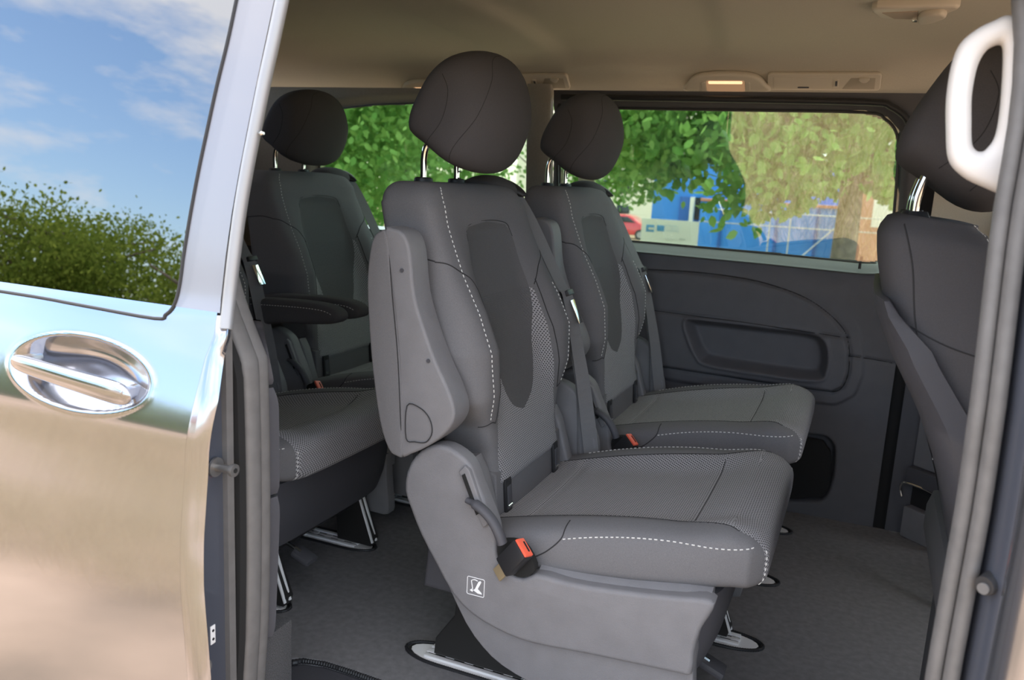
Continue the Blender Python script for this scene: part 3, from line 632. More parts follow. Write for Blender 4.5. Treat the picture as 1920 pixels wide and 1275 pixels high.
def seat_proto():
    s = empty('passenger_seat')
    br, bb = backrest('backrest', s)
    mb = MB()
    cf = lambda p: (.3, p[0], p[1])
    for sg in (-1, 1):
        up3 = [(sg * .140, .860), (sg * .160, .84), (sg * .170, .78), (sg * .175, .72)] if sg < 0 else []
        stitches(bb, up3 + [(sg * .180, .68), (sg * .186, .63), (sg * .188, .59), (sg * .184, .55), (sg * .176, .50), (sg * .168, .478)], cf, (-1, 0, 0), mb)
    tag(mb.build('stitching', M_stitch, br), kind='stuff')
    mb = MB()
    for sg in (-1, 1):
        seamline(bb, [(sg * .228, .742), (sg * .205, .742), (sg * .180, .728), (sg * .150, .712), (sg * .122, .680)], cf, (-1, 0, 0), mb)
        seamline(bb, [(sg * .128, .69), (sg * .132, .62), (sg * .142, .55), (sg * .146, .50), (sg * .150, .474)], cf, (-1, 0, 0), mb)
        seamline(bb, [(sg * .150, .474), (sg * .165, .478), (sg * .182, .470)], cf, (-1, 0, 0), mb)
        seamline(bb, [(-.34, .735), (-.30, .742), (-.25, .748), (-.215, .744)], lambda p: (p[0], sg * .5, p[1]), (0, -sg, 0), mb)
    seamline(bb, [(-.097, .772), (-.087, .794), (-.05, .802), (0, .804), (.05, .802), (.087, .794), (.097, .772)], cf, (-1, 0, 0), mb, .0006)
    tag(mb.build('seam', M_seam, br), kind='stuff')
    headrest(s)
    # posts
    for sg in (-1, 1):
        p = MB().tube(smooth_poly([(-.322, sg * .065, .84), (-.322, sg * .065, .880), (-.322, sg * .065, .912), (-.316, sg * .065, .932), (-.298, sg * .065, .946), (-.27, sg * .065, .96)], 5, closed=False), .0058, 16).build('headrest_post', M_chrome, s)
        if sg > 0:
            nb = MB()
            for z in (.876, .889, .902): nb.box((-.3175, .0655, z), (.004, .009, .003), bev=.0005)
            nb.build('height_notch', M_steel, p)
        MB().tube([(-.322, sg * .065, .862), (-.322, sg * .065, .8735), (-.322, sg * .065, .8755)], [.021, .019, .014], 20, flat=.8).build('post_collar', M_black, s)
    # belt outlet hump on the far shoulder
    hump = []
    for k in range(13):
        a = k / 12 * math.pi; yv = .165 - .062 * math.cos(a); h = math.sin(a) ** .5
        hump.append([(-.300 + .052 * math.cos(t) * (.4 + .6 * h), yv, .852 + .034 * h * math.sin(t) * (1 if math.sin(t) > 0 else .6)) for t in np.linspace(0, 2 * math.pi, 22, endpoint=False)])
    MB().add(*loft(hump)).build('shoulder_hump', M_black if False else M_head, s, True)
    gd = MB(); gr = []
    for k in range(9):
        a = k / 8 * math.pi; e = max(.05, math.sin(a)) ** .5
        gr.append([(-.268 + .030 * (1 - 2 * k / 8) * -1 + .004 * math.cos(t), .212 + .013 * e * math.cos(t), .862 - .022 * (k / 8 - .5) * 1.2 + .012 * e * math.sin(t)) for t in np.linspace(0, 2 * math.pi, 14, endpoint=False)])
    gd.add(*loft(gr)).build('belt_outlet', M_black, s, True)
    # belt
    bpts = [(-.280, .205, .872), (-.250, .214, .834), (-.214, .220, .778), (-.155, .226, .673), (-.136, .230, .640), (-.098, .236, .487), (-.075, .238, .37), (-.059, .235, .290)]
    bdir = [(.5, 1, .2), (.45, 1, .2), (.35, 1, .2), (.25, 1, .1), (.25, 1, .1), (.5, .8, .1), (.7, .6, 0), (.8, .6, 0)]
    bl = MB().add(*belt_ribbon(bpts, .034, bdir)).build('seat_belt', M_belt, s, False)
    MB().add(*belt_ribbon([(-.150, .246, .655), (-.128, .250, .56), (-.10, .250, .45), (-.085, .248, .30)], .030, [(.6, .8, 0)] * 4)).build('lap_belt', M_belt, bl, False)
    tg = MB().box((-.146, .240, .650), (.012, .034, .026), ax=[(.5, 0, -.866), (0, 1, 0), (.866, 0, .5)], bev=.003).build('belt_tongue', M_black, bl)
    MB().box((-.121, .243, .616), (.052, .022, .0025), ax=[(.42, .05, -.9), (0, 1, 0), (.9, 0, .42)], bev=.001).build('tongue_plate', M_chrome, tg)
    # cushion
    cu, cbv = cushion(s); mb = MB(); sm_ = MB(); up = lambda p: (p[0], p[1], .8)
    stitches(cbv, [(.043, .338), (.09, .351), (.147, .363), (.203, .370), (.257, .374), (.302, .377), (.324, .380)], lambda p: (p[0], -.5, p[1] - .0), (0, 1, 0), mb)
    stitches(cbv, [(-.06, .205), (.0, .212), (.08, .220), (.16, .222), (.24, .216), (.29, .200)], up, (0, 0, -1), mb)
    seamline(cbv, [(.040, .375), (.041, .355), (.040, .338), (.02, .315), (.0, .30)], lambda p: (p[0], -.5, p[1]), (0, 1, 0), sm_)
    for sg in (-1, 1):
        seamline(cbv, [(-.10, sg * .167), (.0, sg * .172), (.10, sg * .176), (.20, sg * .182), (.27, sg * .195), (.30, sg * .206)], up, (0, 0, -1), sm_)
        # light stitching down the front corner seam
        stitches(cbv, [(sg * .203, .372), (sg * .206, .355), (sg * .206, .335), (sg * .204, .318)], lambda p: (.7, p[0], p[1]), (-1, 0, 0), mb)
    seamline(cbv, [(.222, -.165), (.222, 0), (.222, .165)], up, (0, 0, -1), sm_)
    tag(mb.build('stitching', M_stitch, cu), kind='stuff'); tag(sm_.build('seam', M_seam, cu), kind='stuff')
    # lower rear panel with the two anchor slots
    lp_ = MB().prism([(-.122, .28), (-.103, .28), (-.112, .385), (-.135, .392)], 'y', -.158, .158, .004).build('lower_panel', M_fab, s)
    for sg in (-1, 1):
        yc = sg * .118
        MB().box((-.1045, yc, .338), (.006, .026, .060), ax=[(1, 0, .09), (0, 1, 0), (-.09, 0, 1)], bev=.003).build('anchor_slot', M_black, s)
        MB().box((-.1020, yc, .335), (.004, .017, .042), ax=[(1, 0, .09), (0, 1, 0), (-.09, 0, 1)], bev=.002).build('slot_liner', M_plas2, s)
        MB().tube([(-.099, yc - .008, .320), (-.099, yc + .008, .320)], .0022, 8).build('anchor_bar', M_chrome, s)
        fc = bpy.data.curves.new('lettering_curve', 'FONT'); fc.body = 'ISOFIX'; fc.size = .0065; fc.align_x = 'CENTER'; fc.extrude = .0002; fc.materials.append(M_white)
        tmp = bpy.data.objects.new('lettering_source', fc); lm_ = bpy.data.meshes.new_from_object(tmp); bpy.data.objects.remove(tmp)
        fo = bpy.data.objects.new('slot_lettering', lm_); COL.objects.link(fo); fo.parent = s; tag(fo, kind='stuff')
        fo.matrix_world = Matrix(((0, -.09, 1, -.1042), (1, 0, 0, yc), (0, 1, .09, .360), (0, 0, 0, 1)))
    # hinge brackets beside the backrest
    for sg in (-1, 1):
        MB().prism([(-.165, .27), (-.085, .27), (-.088, .30), (-.120, .40), (-.135, .425), (-.16, .42)], 'y', *sorted((sg * .168, sg * .200)), .005).build('hinge_bracket', M_plas, s)
    # ---- side shield (near) and its mirrored slimmer one on the far side
    up_ = [(-.222, .375), (-.219, .408), (-.205, .436), (-.183, .456), (-.160, .463), (-.138, .460), (-.116, .449), (-.103, .436), (-.092, .412), (-.082, .392), (-.070, .368), (-.060, .345), (-.056, .325), (-.054, .305), (-.046, .288), (-.030, .277), (-.008, .273), (.014, .286),
           (.05, .286), (.092, .287), (.174, .296), (.240, .306), (.268, .311), (.284, .307), (.278, .285), (.268, .262), (.262, .225), (.262, .190), (.245, .186), (.20, .183), (.10, .176), (.04, .170), (-.006, .169), (-.050, .176), (-.092, .190), (-.128, .216), (-.161, .262), (-.190, .305), (-.210, .345)]
    lo_ = [(-.205, .330), (-.150, .235), (-.108, .165), (-.075, .130), (-.040, .108), (.015, .092), (.10, .080), (.19, .075), (.258, .072), (.272, .085), (.268, .13), (.262, .19), (.262, .225), (.24, .22), (.10, .21), (-.0, .20), (-.09, .215), (-.14, .26), (-.18, .32)]
    for sg in (-1, 1):
        a0, a1 = sorted((sg * .240, sg * .276)); sh = MB().prism(smooth_poly(up_, 2), 'y', a0, a1, .014, 5).build('side_shield', M_plas, s, 50)
        lg = []
        for t in np.linspace(0, 1, 24):
            x_ = .012 + .264 * t; zt_ = float(interp(x_, [.012, .05, .092, .174, .240, .276], [.284, .284, .286, .295, .305, .309])); e_ = 1 - .5 * t ** 6
            lg.append([(x_, sg * .270, zt_ - .012), (x_, sg * .262, zt_ - .002), (x_, sg * .240, zt_ + .010 * e_), (x_, sg * .222, zt_ + .012 * e_), (x_, sg * .222, zt_ - .02)])
        MB().add(*loft(lg)).build('shield_ledge', M_plas, sh, 60)
        a0, a1 = sorted((sg * .232, sg * .262)); MB().prism(smooth_poly(lo_, 2), 'y', a0, a1, .008, 3).build('shield_skirt', M_plas, sh, 50)
        if sg < 0:
            # belt slot and lever housing on the top front edge
            MB().prism([(-.122, .428), (-.112, .440), (-.104, .434), (-.068, .352), (-.076, .345)], 'y', -.282, -.262, .002).build('lever_housing', M_plas, sh)
            MB().prism([(-.116, .424), (-.111, .428), (-.083, .368), (-.088, .364)], 'y', -.2832, -.27, 0).build('lever_slot', M_void, sh)
            lv = MB().tube(smooth_poly([(-.104, -.284, .386), (-.088, -.288, .384), (-.072, -.291, .378), (-.056, -.292, .365), (-.044, -.292, .347), (-.038, -.291, .332)], 4, closed=False), [.006] * 4 + [.0095] * 12 + [.0095] * 5, 12, flat=.8).build('recline_lever', M_plas2, s)
            # buckle pocket, buckle
            pk = MB().prism(smooth_poly([(-.052, .318), (-.040, .330), (-.010, .330), (.012, .300), (.006, .284), (-.010, .276), (-.028, .278), (-.046, .290)], 3), 'y', -.2772, -.262, .001).build('buckle_pocket', M_void, sh)
            A = Vector((.60, -.10, .79)).normalized(); Wd = Vector((.66, -.35, -.55)); Wd = (Wd - Wd.dot(A) * A).normalized(); T_ = A.cross(Wd)
            c = Vector((-.018, -.288, .312))
            bk = MB().box(c, (.034, .022, .052), ax=[Wd, T_, A], bev=.004).build('belt_buckle', M_black, s)
            MB().box(c + A * .0262, (.031, .017, .006), ax=[Wd, T_, A], bev=.002).build('release_button', M_red, bk)
            MB().box(c + A * .0280 + T_ * .003, (.018, .003, .004), ax=[Wd, T_, A], bev=.0005).build('tongue_slot', M_void, bk)
            MB().box(c - A * .034 - T_ * .0, (.022, .004, .03), ax=[Wd, T_, A], bev=.001).build('buckle_stalk', mat('brass_plate', (.42, .33, .20), .5, .5), bk)
            # folding pictogram
            ic = MB(); x0, x1, z0, z1 = -.101, -.071, .226, .256; yi = -.2766
            def line(pts, r=.0007): ic.tube([(x, yi, z) for x, z in pts], r, 5)
            rr_ = rrect(x0, x1, z0, z1, .002, 2); line(rr_ + [rr_[0]], .0006)
            line([(-.094, .250), (-.091, .236)], .0008); line(smooth_poly([(-.094, .250), (-.089, .2525), (-.083, .2515)], 4, closed=False), .0008)
            ic.prism([(-.0815, .2505), (-.0785, .2525), (-.0765, .2505), (-.082, .238), (-.076, .233), (-.0745, .2305), (-.082, .2305), (-.090, .2345), (-.087, .237)], 'y', yi - .0004, yi + .0004)
            ic.prism([(-.096, .233), (-.093, .236), (-.090, .234), (-.091, .231)], 'y', yi - .0004, yi + .0004)
            ic.build('pictogram', M_white, sh)
    # front skirt under the cushion, rounded, and underside tray
    rings = []
    for y in np.linspace(-.246, .246, 40):
        b_ = .034 * (abs(y) / .246) ** 6; rings.append([(.266 - b_, y, .300), (.291 - b_, y, .292), (.289 - b_, y, .24), (.279 - b_, y, .19), (.264 - b_, y, .150), (.248 - b_, y, .146), (.246 - b_, y, .165), (.256 - b_, y, .20), (.262 - b_, y, .26)])
    MB().add(*loft(rings)).build('front_skirt', M_plas2, s, 50)
    MB().box((.05, 0, .262), (.40, .45, .03), ax=[(.99, 0, .12), (0, 1, 0), (-.12, 0, .99)], bev=.004).build('seat_pan', M_black, s)
    MB().tube([(.20, -.235, .112), (.20, .235, .112)], .011, 12).build('cross_tube', M_steel, s)
    # feet
    for y in (-.13, .19):
        ft = MB().prism([(.165, .012), (.258, .012), (.264, .03), (.222, .13), (.200, .26), (.14, .26), (.155, .13)], 'y', y - .014, y + .014, .003).build('foot', M_steel, s)
        for dy in (-.008, .008): MB().box((.2455, y + dy - .006, .074), (.004, .006, .11), ax=[(.94, 0, .34), (0, 1, 0), (-.34, 0, .94)], bev=.001).build('bright_strip', M_rail, ft)
        fr_ = MB().prism([(-.225, .012), (-.05, .012), (-.055, .045), (-.10, .10), (-.12, .26), (-.175, .26), (-.185, .10), (-.222, .045)], 'y', y - .016, y + .016, .003).build('foot', M_steel, s)
        MB().tube([(-.085, y - .016, .045), (-.085, y - .021, .045)], .016, 16).build('pivot_bolt', M_steel, fr_)
    # release paddle
    lv2 = MB().tube([(.215, -.108, .142), (.262, -.092, .112)], .004, 8).build('release_rod', M_chrome, s)
    MB().box((.268, -.088, .102), (.046, .036, .014), ax=[(.93, 0, -.36), (0, 1, 0), (.36, 0, .93)], bev=.006).build('release_paddle', M_plas2, lv2)
    MB().prism([(-.225, .17), (-.215, .28), (-.16, .30), (-.16, .17)], 'y', -.2, .2, .01).build('rear_cover', M_plas2, s)
    return s
seatA = seat_proto()
armA = armrest_shape(seatA, -1)
GRP = 'grey fabric single seats of the passenger cabin'
seatB = copy_tree(seatA); seatB.location = (0, AB, 0)
base_children = [o for o in bpy.data.objects if o.parent == seatA and o != armA]
def copy_no_arm(loc):
    c = seatA.copy(); COL.objects.link(c); c.location = loc
    for ch in base_children: copy_tree(ch, c)
    return c
seatC = copy_no_arm((-ROW, AB, 0)); armrest_shape(seatC, -1, True)
seatD = copy_no_arm((-ROW, 0, 0)); armrest_shape(seatD, 1, True)
tag(seatA, 'grey fabric single seat nearest the camera with a folded-up side armrest', 'seat', GRP)
tag(seatB, 'grey fabric single seat beside the far door trim, behind the nearest seat', 'seat', GRP)
tag(seatC, 'dark fabric rearmost single seat in full view with a lowered armrest, deep in the cabin', 'seat', GRP)
tag(seatD, 'rear row seat of which only the knitted cushion shows beside the door opening', 'seat', GRP)

# ================================================================== FRONT PASSENGER SEAT (seen from its side)
fs = empty('front_passenger_seat', (0, 0, 0)); EY = -.03
rear = [(.25, .66), (.45, .585), (.538, .556), (.613, .520), (.681, .478), (.746, .448), (.80, .432), (.836, .430), (.856, .444), (.864, .462)]
rear = [(z, x) for z, x in rear]
n = 90; R_ = []; V = []
for k, z in enumerate(list(np.linspace(.25, .83, 50)) + [.842, .850, .856, .860, .862]):
    x0 = float(interp(z, [.25, .45, .538, .613, .681, .746, .80, .836, .856, .864], [.640, .585, .552, .520, .480, .448, .434, .430, .442, .462])); th = float(interp(z, [.25, .5, .7, .80, .83, .85, .862], [.15, .15, .16, .15, .145, .125, .095]))
    w = float(interp(z, [.25, .5, .7, .8, .84, .862], [.22, .235, .225, .205, .195, .165])); y, d = superring(w, 0, 1, n, .42)
    fr = (d + 1) / 2
    R_.append([(x0 + th * fr[i], y[i] + EY, z + (.0 if z < .84 else -.010 * fr[i])) for i in range(n)])
v, f = loft(R_); MB().add(v, f).build('backrest', M_head, fs, True)
fb = BVHTree.FromPolygons([Vector(p) for p in v], f); mb = MB()
stitches(fb, [(.533, .858), (.555, .84), (.575, .80), (.585, .75), (.59, .68)], lambda p: (p[0], -.6, p[1]), (0, 1, 0), mb, r=.0007)
tag(mb.build('stitching', M_stitch, fs), kind='stuff'); mb = MB()
seamline(fb, [(.46, .85), (.475, .80), (.485, .74), (.50, .68)], lambda p: (p[0], -.6, p[1]), (0, 1, 0), mb)
seamline(fb, [(.47, .73), (.53, .705), (.60, .69)], lambda p: (p[0], -.6, p[1]), (0, 1, 0), mb)
tag(mb.build('seam', M_seam, fs), kind='stuff')
# glossy back shell with its curved side band
sh_ = []
for z in np.linspace(.22, .755, 30):
    x0 = float(interp(z, [.20, .45, .538, .613, .681, .746, .76], [.640, .575, .545, .512, .472, .442, .444])); bw = float(interp(z, [.2, .5, .7, .74, .76], [.07, .066, .045, .02, .008])); w = float(interp(z, [.2, .5, .7, .76], [.235, .248, .238, .225]))
    sh_.append([(x0 + bw, EY - w, z), (x0 + bw * .4, EY - w - .004, z), (x0 + .004, EY - w * .93, z), (x0 - .006, EY - w * .7, z), (x0 - .008, EY, z), (x0 - .006, EY + w * .7, z), (x0 + .004, EY + w * .93, z), (x0 + bw, EY + w, z), (x0 + bw, EY + w * .9, z), (x0 + bw, EY - w * .9, z)])
MB().add(*loft(sh_)).build('back_shell', M_plas2, fs, 60)
for sg in (-1, 1):
    MB().tube(smooth_poly([(.474, EY + sg * .065, .84), (.474, EY + sg * .065, .875), (.477, EY + sg * .065, .895), (.484, EY + sg * .065, .92)], 4, closed=False), .0062, 14).build('headrest_post', M_chrome, fs)
    MB().tube([(.475, EY + sg * .065, .855), (.475, EY + sg * .065, .866)], [.026, .02], 16, flat=.8).build('post_collar', M_black, fs)
hr = headrest(fs, .797, .0, 1.16, EY); hr.location = (-.005, 0, -.002)
MB().box((.80, EY, .34), (.46, .46, .10), bev=.03).build('seat_cushion', M_head, fs)
MB().box((.80, EY, .15), (.40, .40, .30), bev=.02).build('seat_base', M_plas2, fs)
tag(fs, 'dark fabric front passenger seat at the right edge, seen from behind and the side', 'seat')

# ================================================================== CABIN THINGS AHEAD OF THE FAR DOOR
q0, q1, q2, q3 = at(1680, 985, 'z', 0), at(1765, 1022, 'z', 0), None, None
ped = empty('seat_pedestal', (.66, .93, 0))
a0 = (.600, .955); a1 = (.690, .875)
def slab(name, z0, z1, m, out=0, sh=0, par=ped, p0=a0, p1=a1):
    d = np.array(p1) - np.array(p0); d /= np.hypot(*d); nn = np.array([-d[1], d[0]]) * -1
    P0 = np.array(p0) - nn * 0 + nn * -out; P1 = np.array(p1) + nn * -out; B0 = np.array(p0) + nn * -.14; B1 = np.array(p1) + nn * -.14
    nn = np.array([d[1] * -1, d[0]]); nn = nn if nn @ np.array([1, 1]) > 0 else -nn
    poly = [tuple(np.array(p0) - nn * out), tuple(np.array(p1) - nn * out), tuple(np.array(p1) + nn * .05), tuple(np.array(p0) + nn * .05)]
    o = MB().prism(poly, 'z', z0, z1, .004).build(name, m, par); o.matrix_parent_inverse = par.matrix_world.inverted() if False else Matrix.Translation((-.66, -.93, 0)); return o
slab('lower_block', 0, .085, M_plas, .012); slab('recess_face', .085, .15, M_void, -.01); slab('ledge', .15, .195, M_plas2, .02); slab('upper_face', .195, .44, M_plas, 0)
hk = MB(); e0 = at(1686, 912, 'y', .94); e1 = at(1752, 935, 'y', .87)
hk.tube(smooth_poly([tuple(at(1690, 930, 'y', .935)), tuple(at(1688, 912, 'y', .935)), tuple(at(1700, 905, 'y', .925)), tuple(at(1748, 925, 'y', .90)), tuple(at(1752, 940, 'y', .90))], 4, closed=False), .003, 8)
o = hk.build('metal_catch', M_chrome, ped); o.matrix_parent_inverse = Matrix.Translation((-.66, -.93, 0))
tag(ped, 'grey plastic pedestal with a metal catch at the foot of the far front pillar', 'pedestal')
# driver seat parts seen under the passenger seat: dark bracket with belt
dr = MB().tube(smooth_poly([tuple(at(1735, 640, 'y', .55)), tuple(at(1730, 720, 'y', .55)), tuple(at(1738, 790, 'y', .55)), tuple(at(1755, 860, 'y', .55)), tuple(at(1768, 930, 'y', .55)), tuple(at(1770, 1010, 'y', .55)), tuple(at(1768, 1060, 'y', .55)), (at(1768, 1060, 'y', .55)[0], .55, .002)], 4, closed=False), [.016] * 29, 8, flat=.5)
dro = dr.build('seat_side_bracket', M_steel); tag(dro, 'curved black metal bracket of the driver seat beside the grey pedestal', 'seat bracket')
MB().tube([tuple(at(1737, 735, 'y', .54)), tuple(at(1737, 780, 'y', .54))], .003, 8).build('bright_pin', M_chrome, dro)
MB().box(tuple(at(1755, 850, 'y', .545)), (.012, .01, .03), bev=.002).build('pale_clip', M_ivory, dro)
ds = empty('driver_seat', (.80, .62, 0)); 
for nm, c, d, m in (('seat_base', (.06, 0, .16), (.34, .36, .32), M_void), ('seat_cushion', (.06, 0, .37), (.44, .44, .10), M_head), ('backrest', (-.10, 0, .62), (.12, .42, .48), M_head), ('headrest', (-.08, 0, .97), (.10, .24, .18), M_head)):
    MB().box(c, d, bev=.03).build(nm, m, ds)
ds.location = (.98, .62, 0)
tag(ds, 'black driver seat mostly hidden behind the front passenger seat', 'seat')

# ================================================================== CEILING THINGS
def roofpt(px, py):
    p = None; d = ray(px, py)
    for t in np.linspace(1.2, 3.0, 1800):
        q = CAM + d * t
        if q[2] > float(np.interp(q[1], yy, rzs)) - .008: return q
    return q
def roof_frame(px, py):
    p = roofpt(px, py); y = p[1]; dz = (np.interp(y + .01, yy, rzs) - np.interp(y - .01, yy, rzs)) / .02
    U_ = np.array([1, 0, 0]); V_ = np.array([0, 1, dz]); V_ /= np.linalg.norm(V_); Nn = np.cross(U_, V_); Nn = Nn if Nn[2] < 0 else -Nn
    return p, U_, V_, Nn
def roofobj(root, name, poly, h0, h1, m, fr, bev=.002, par=None):
    p, U_, V_, Nn = fr; mb = MB().prism(poly, 'z', h0, h1, bev)
    v = [U_ * a + V_ * b_ + Nn * c for a, b_, c in mb.v]; return meshobj(name, v, mb.f, m, par or root, 40)
def reading_light(px, py, label):
    fr = roof_frame(px, py); r = empty('reading_light', tuple(fr[0]))
    hs = smooth_poly([(-.100, .028), (-.098, -.004), (-.075, -.026), (-.03, -.034), (.03, -.034), (.075, -.026), (.098, -.004), (.100, .028)], 4)
    h = roofobj(r, 'housing', hs, -.004, .015, M_beige, fr, .007)
    roofobj(r, 'lens', rrect(-.044, .044, -.014, -.004, .003), .004, .0165, M_lamp, fr, .001)
    roofobj(r, 'reflector', rrect(-.050, .050, -.016, .022, .006), .004, .0158, mat('warm_lens', (.62, .45, .30), .3, emit=(1, .55, .3), es=.12), fr, .001)
    for s_ in (-1, 1): roofobj(r, 'switch', rrect(s_ * .057 - .006, s_ * .057 + .006, -.010, .018, .003), .004, .0175, M_beige, fr, .001)
    tag(r, label, 'light', 'beige oval reading lights in the headliner'); return r
reading_light(1362, 152, 'lit beige oval reading light above the window of the far door')
reading_light(808, 165, 'lit reading light half hidden behind the headrest of the nearest seat')
def storage(px, py, label):
    fr = roof_frame(px, py); r = empty('ceiling_panel', tuple(fr[0]))
    roofobj(r, 'frame', rrect(-.135, .135, -.028, .026, .010), -.004, .0065, M_beige, fr, .003)
    roofobj(r, 'flap', rrect(-.120, .022, -.018, .020, .003), .004, .0075, M_beige, fr, .001)
    roofobj(r, 'catch', rrect(.027, .038, -.012, .012, .002), .004, .009, M_beige, fr, .001)
    roofobj(r, 'pull_notch', rrect(-.060, -.032, .012, .017, .002), .006, .0082, M_plas2, fr, .0005)
    roofobj(r, 'catch_slot', rrect(.030, .035, -.008, .008, .001), .008, .0095, M_plas2, fr, 0)
    roofobj(r, 'hook_recess', [(.060, .020), (.046, .020), (.066, -.016), (.122, -.016), (.122, .020)], .004, .0068, mat('recess_shade_beige', (.42, .37, .29), .6), fr, .0005)  # hook recess: darker beige has the hollow's shade in its colour
    roofobj(r, 'hook', smooth_poly([(.085, -.018), (.108, -.018), (.104, -.008), (.096, -.005), (.088, -.009)], 3), .006, .013, M_beige, fr, .001)
    tag(r, label, 'ceiling panel', 'beige rectangular flap panels in the headliner'); return r
storage(1543, 152, 'beige rectangular ceiling panel with a coat hook, right of the lit reading light')
storage(985, 152, 'beige rectangular ceiling panel just right of the nearest headrest')
fr = roof_frame(1712, 6); rc = empty('ceiling_recess', tuple(fr[0]))
roofobj(rc, 'rim', smooth_poly([(-.062, -.05), (-.060, .018), (-.048, .040), (0, .052), (.045, .040), (.066, .0), (.07, -.05)], 4), -.003, .020, M_beige, fr, .006)
roofobj(rc, 'left_scoop', [(-.052, -.02), (-.03, .034), (.012, .043), (.010, -.03)], .016, .0215, mat('scoop_shade_beige', (.42, .33, .25), .6), fr, .001)  # scoop drawn as a darker patch, its shade put into the colour
roofobj(rc, 'right_dome', smooth_poly([(.016, .045), (.012, .0), (.020, -.03), (.05, -.04), (.06, -.01), (.04, .034)], 4), .016, .032, M_beige, fr, .007)
roofobj(rc, 'metal_tab', rrect(.002, .012, .010, .030, .002), .016, .030, M_chrome, fr, .001)
tag(rc, 'rounded beige ceiling recess with a small metal tab at the top right', 'ceiling recess')

# ================================================================== GRAB HANDLE on the near front pillar
outer = [(1778, 300), (1773, 240), (1774, 180), (1784, 120), (1800, 82), (1830, 56), (1862, 40), (1888, 30), (1915, 40), (1925, 120), (1921, 220), (1915, 300), (1905, 370), (1880, 366), (1845, 352), (1805, 332)]
inner = [(1822, 268), (1821, 225), (1822, 180), (1829, 138), (1838, 112), (1850, 95), (1862, 87), (1874, 84), (1880, 92), (1880, 130), (1876, 190), (1870, 236), (1862, 262), (1852, 276), (1842, 284), (1830, 282)]
O = smooth_poly([tuple(at(*p, 'y', -.43)[[0, 2]]) for p in outer], 5); I_ = smooth_poly([tuple(at(*p, 'y', -.43)[[0, 2]]) for p in inner], 5)
rings = []
for o_, i_ in zip(O, I_):
    c = (o_ + i_) / 2; h = (o_ - i_) / 2; ring = []
    for k in range(20):
        t = 2 * math.pi * k / 20; ct, st = math.cos(t), math.sin(t)
        q = c + h * math.copysign(abs(ct) ** .7, ct); ring.append((q[0], -.43 + .016 * math.copysign(abs(st) ** .8, st) + .0 * q[0], q[1]))
    rings.append(ring)
rings.append(rings[0]); v, f = loft(rings, False, False)
gh = meshobj('grab_handle', v, f, M_ivory); tag(gh, 'white moulded grab handle on the front pillar at the upper right', 'grab handle')

# ================================================================== SLIDING DOOR (standing open at the left)
sdoor = empty('sliding_door', (-.6, -.6, .0)); DM = Matrix.Translation((.6, .6, 0))
def dp(o): o.parent = sdoor; o.matrix_parent_inverse = DM; return o
def skiny(z):
    """outer skin y(z): convex shoulder, slight concave band, convex belly"""
    sz = np.linspace(-.45, 1.2, 1200); sl = np.interp(sz, [-.45, .0, .18, .28, .36, .42, .46, .50, .525, .548, .565, .60, .66, .69, .70, .712, .72, .74, 1.2], [-6, -1, 1, 3.5, 6, 9, 9.5, 7, 4, 4.5, 12, 16, 17, 17, 14, 14, 9, 7.4, 7.4])
    yc = np.cumsum(np.tan(np.radians(sl))) * (sz[1] - sz[0]); yc += -.655 - np.interp(.55, sz, yc)
    return np.interp(z, sz, yc)
zz = np.linspace(-.45, 1.15, 900); sy = skiny(zz); sy = np.convolve(np.pad(sy, 4, 'edge'), np.ones(9) / 9, 'valid')
skin = lambda z: np.interp(z, zz, sy)
def ond(px, py):
    p = at(px, py, 'y', -.65)
    for _ in range(8): p = at(px, py, 'y', float(skin(p[2])))
    return p
edgepx = [(405, 600), (402, 628), (385, 670), (362, 760), (347, 850), (343, 930), (338, 1010), (338, 1100), (346, 1200), (352, 1275)]
ed = np.array([ond(*p)[[2, 0]] for p in edgepx])[::-1]
def xedge(z): return np.interp(z, ed[:, 0], ed[:, 1])
# belt line and lower skin
zs = np.concatenate([np.linspace(-.42, .30, 60), np.linspace(.305, .704, 150)]); us = 1 - np.linspace(0, 1, 240) ** 1.6
cupc = ond(146, 700); cA, cB = .124, .046
V = []
for z in zs:
    xe = float(xedge(z)); 
    for u in np.linspace(0, 1, 260):
        x = xe - u * 1.0; y = float(skin(z))
        V.append((x, y, z))
V = np.array(V); 
q = np.sqrt(((V[:, 0] - cupc[0]) / cA) ** 2 + ((V[:, 2] - cupc[2] + .00 * (V[:, 0] - cupc[0])) / cB) ** 2)
V[:, 1] += .030 * (1 - np.clip(q, 0, 1) ** 2.6) ** 1.2 - .0012 * np.exp(-((q - 1.03) / .05) ** 2)
sk = dp(meshobj('door_skin', V, gridfaces(260, len(zs)), M_paint))
# window frame (film covered) around the glass, with the glass opening
glpx = [(444, 0), (427, 80), (407.5, 160), (390, 240), (373, 320), (358, 400), (345, 480), (340, 520), (334, 552), (325, 576), (311, 590), (290, 597), (150, 572), (0, 546)]
gp = [ond(*p) for p in glpx]; a = gp[0]; b_ = gp[1]; top = a + (a - b_) / (a - b_)[2] * (1.12 - a[2])
gpoly = [(top[0], 1.12)] + [(p[0], p[2]) for p in gp] + [(-1.25, float(gp[-1][2])), (-1.28, .75), (-1.28, 1.12)]
fe = [ond(*p) for p in ((514, 0), (497, 80), (480, 160), (464, 240), (448.5, 320), (434.5, 400), (423, 480), (414, 560), (409.5, 617))]
fex = lambda z: np.interp(z, [p[2] for p in fe][::-1], [p[0] for p in fe][::-1])
ftop = fe[0] + (fe[0] - fe[1]) / (fe[0] - fe[1])[2] * (1.14 - fe[0][2])
V = []; zs = np.linspace(.7032, 1.14, 160)
for z in zs:
    xe = float(np.interp(z, [p[2] for p in fe[::-1]] + [1.14], [p[0] for p in fe[::-1]] + [ftop[0]]))
    for u in np.linspace(0, 1, 300): V.append((xe - u * 1.05, float(skin(z)), z))
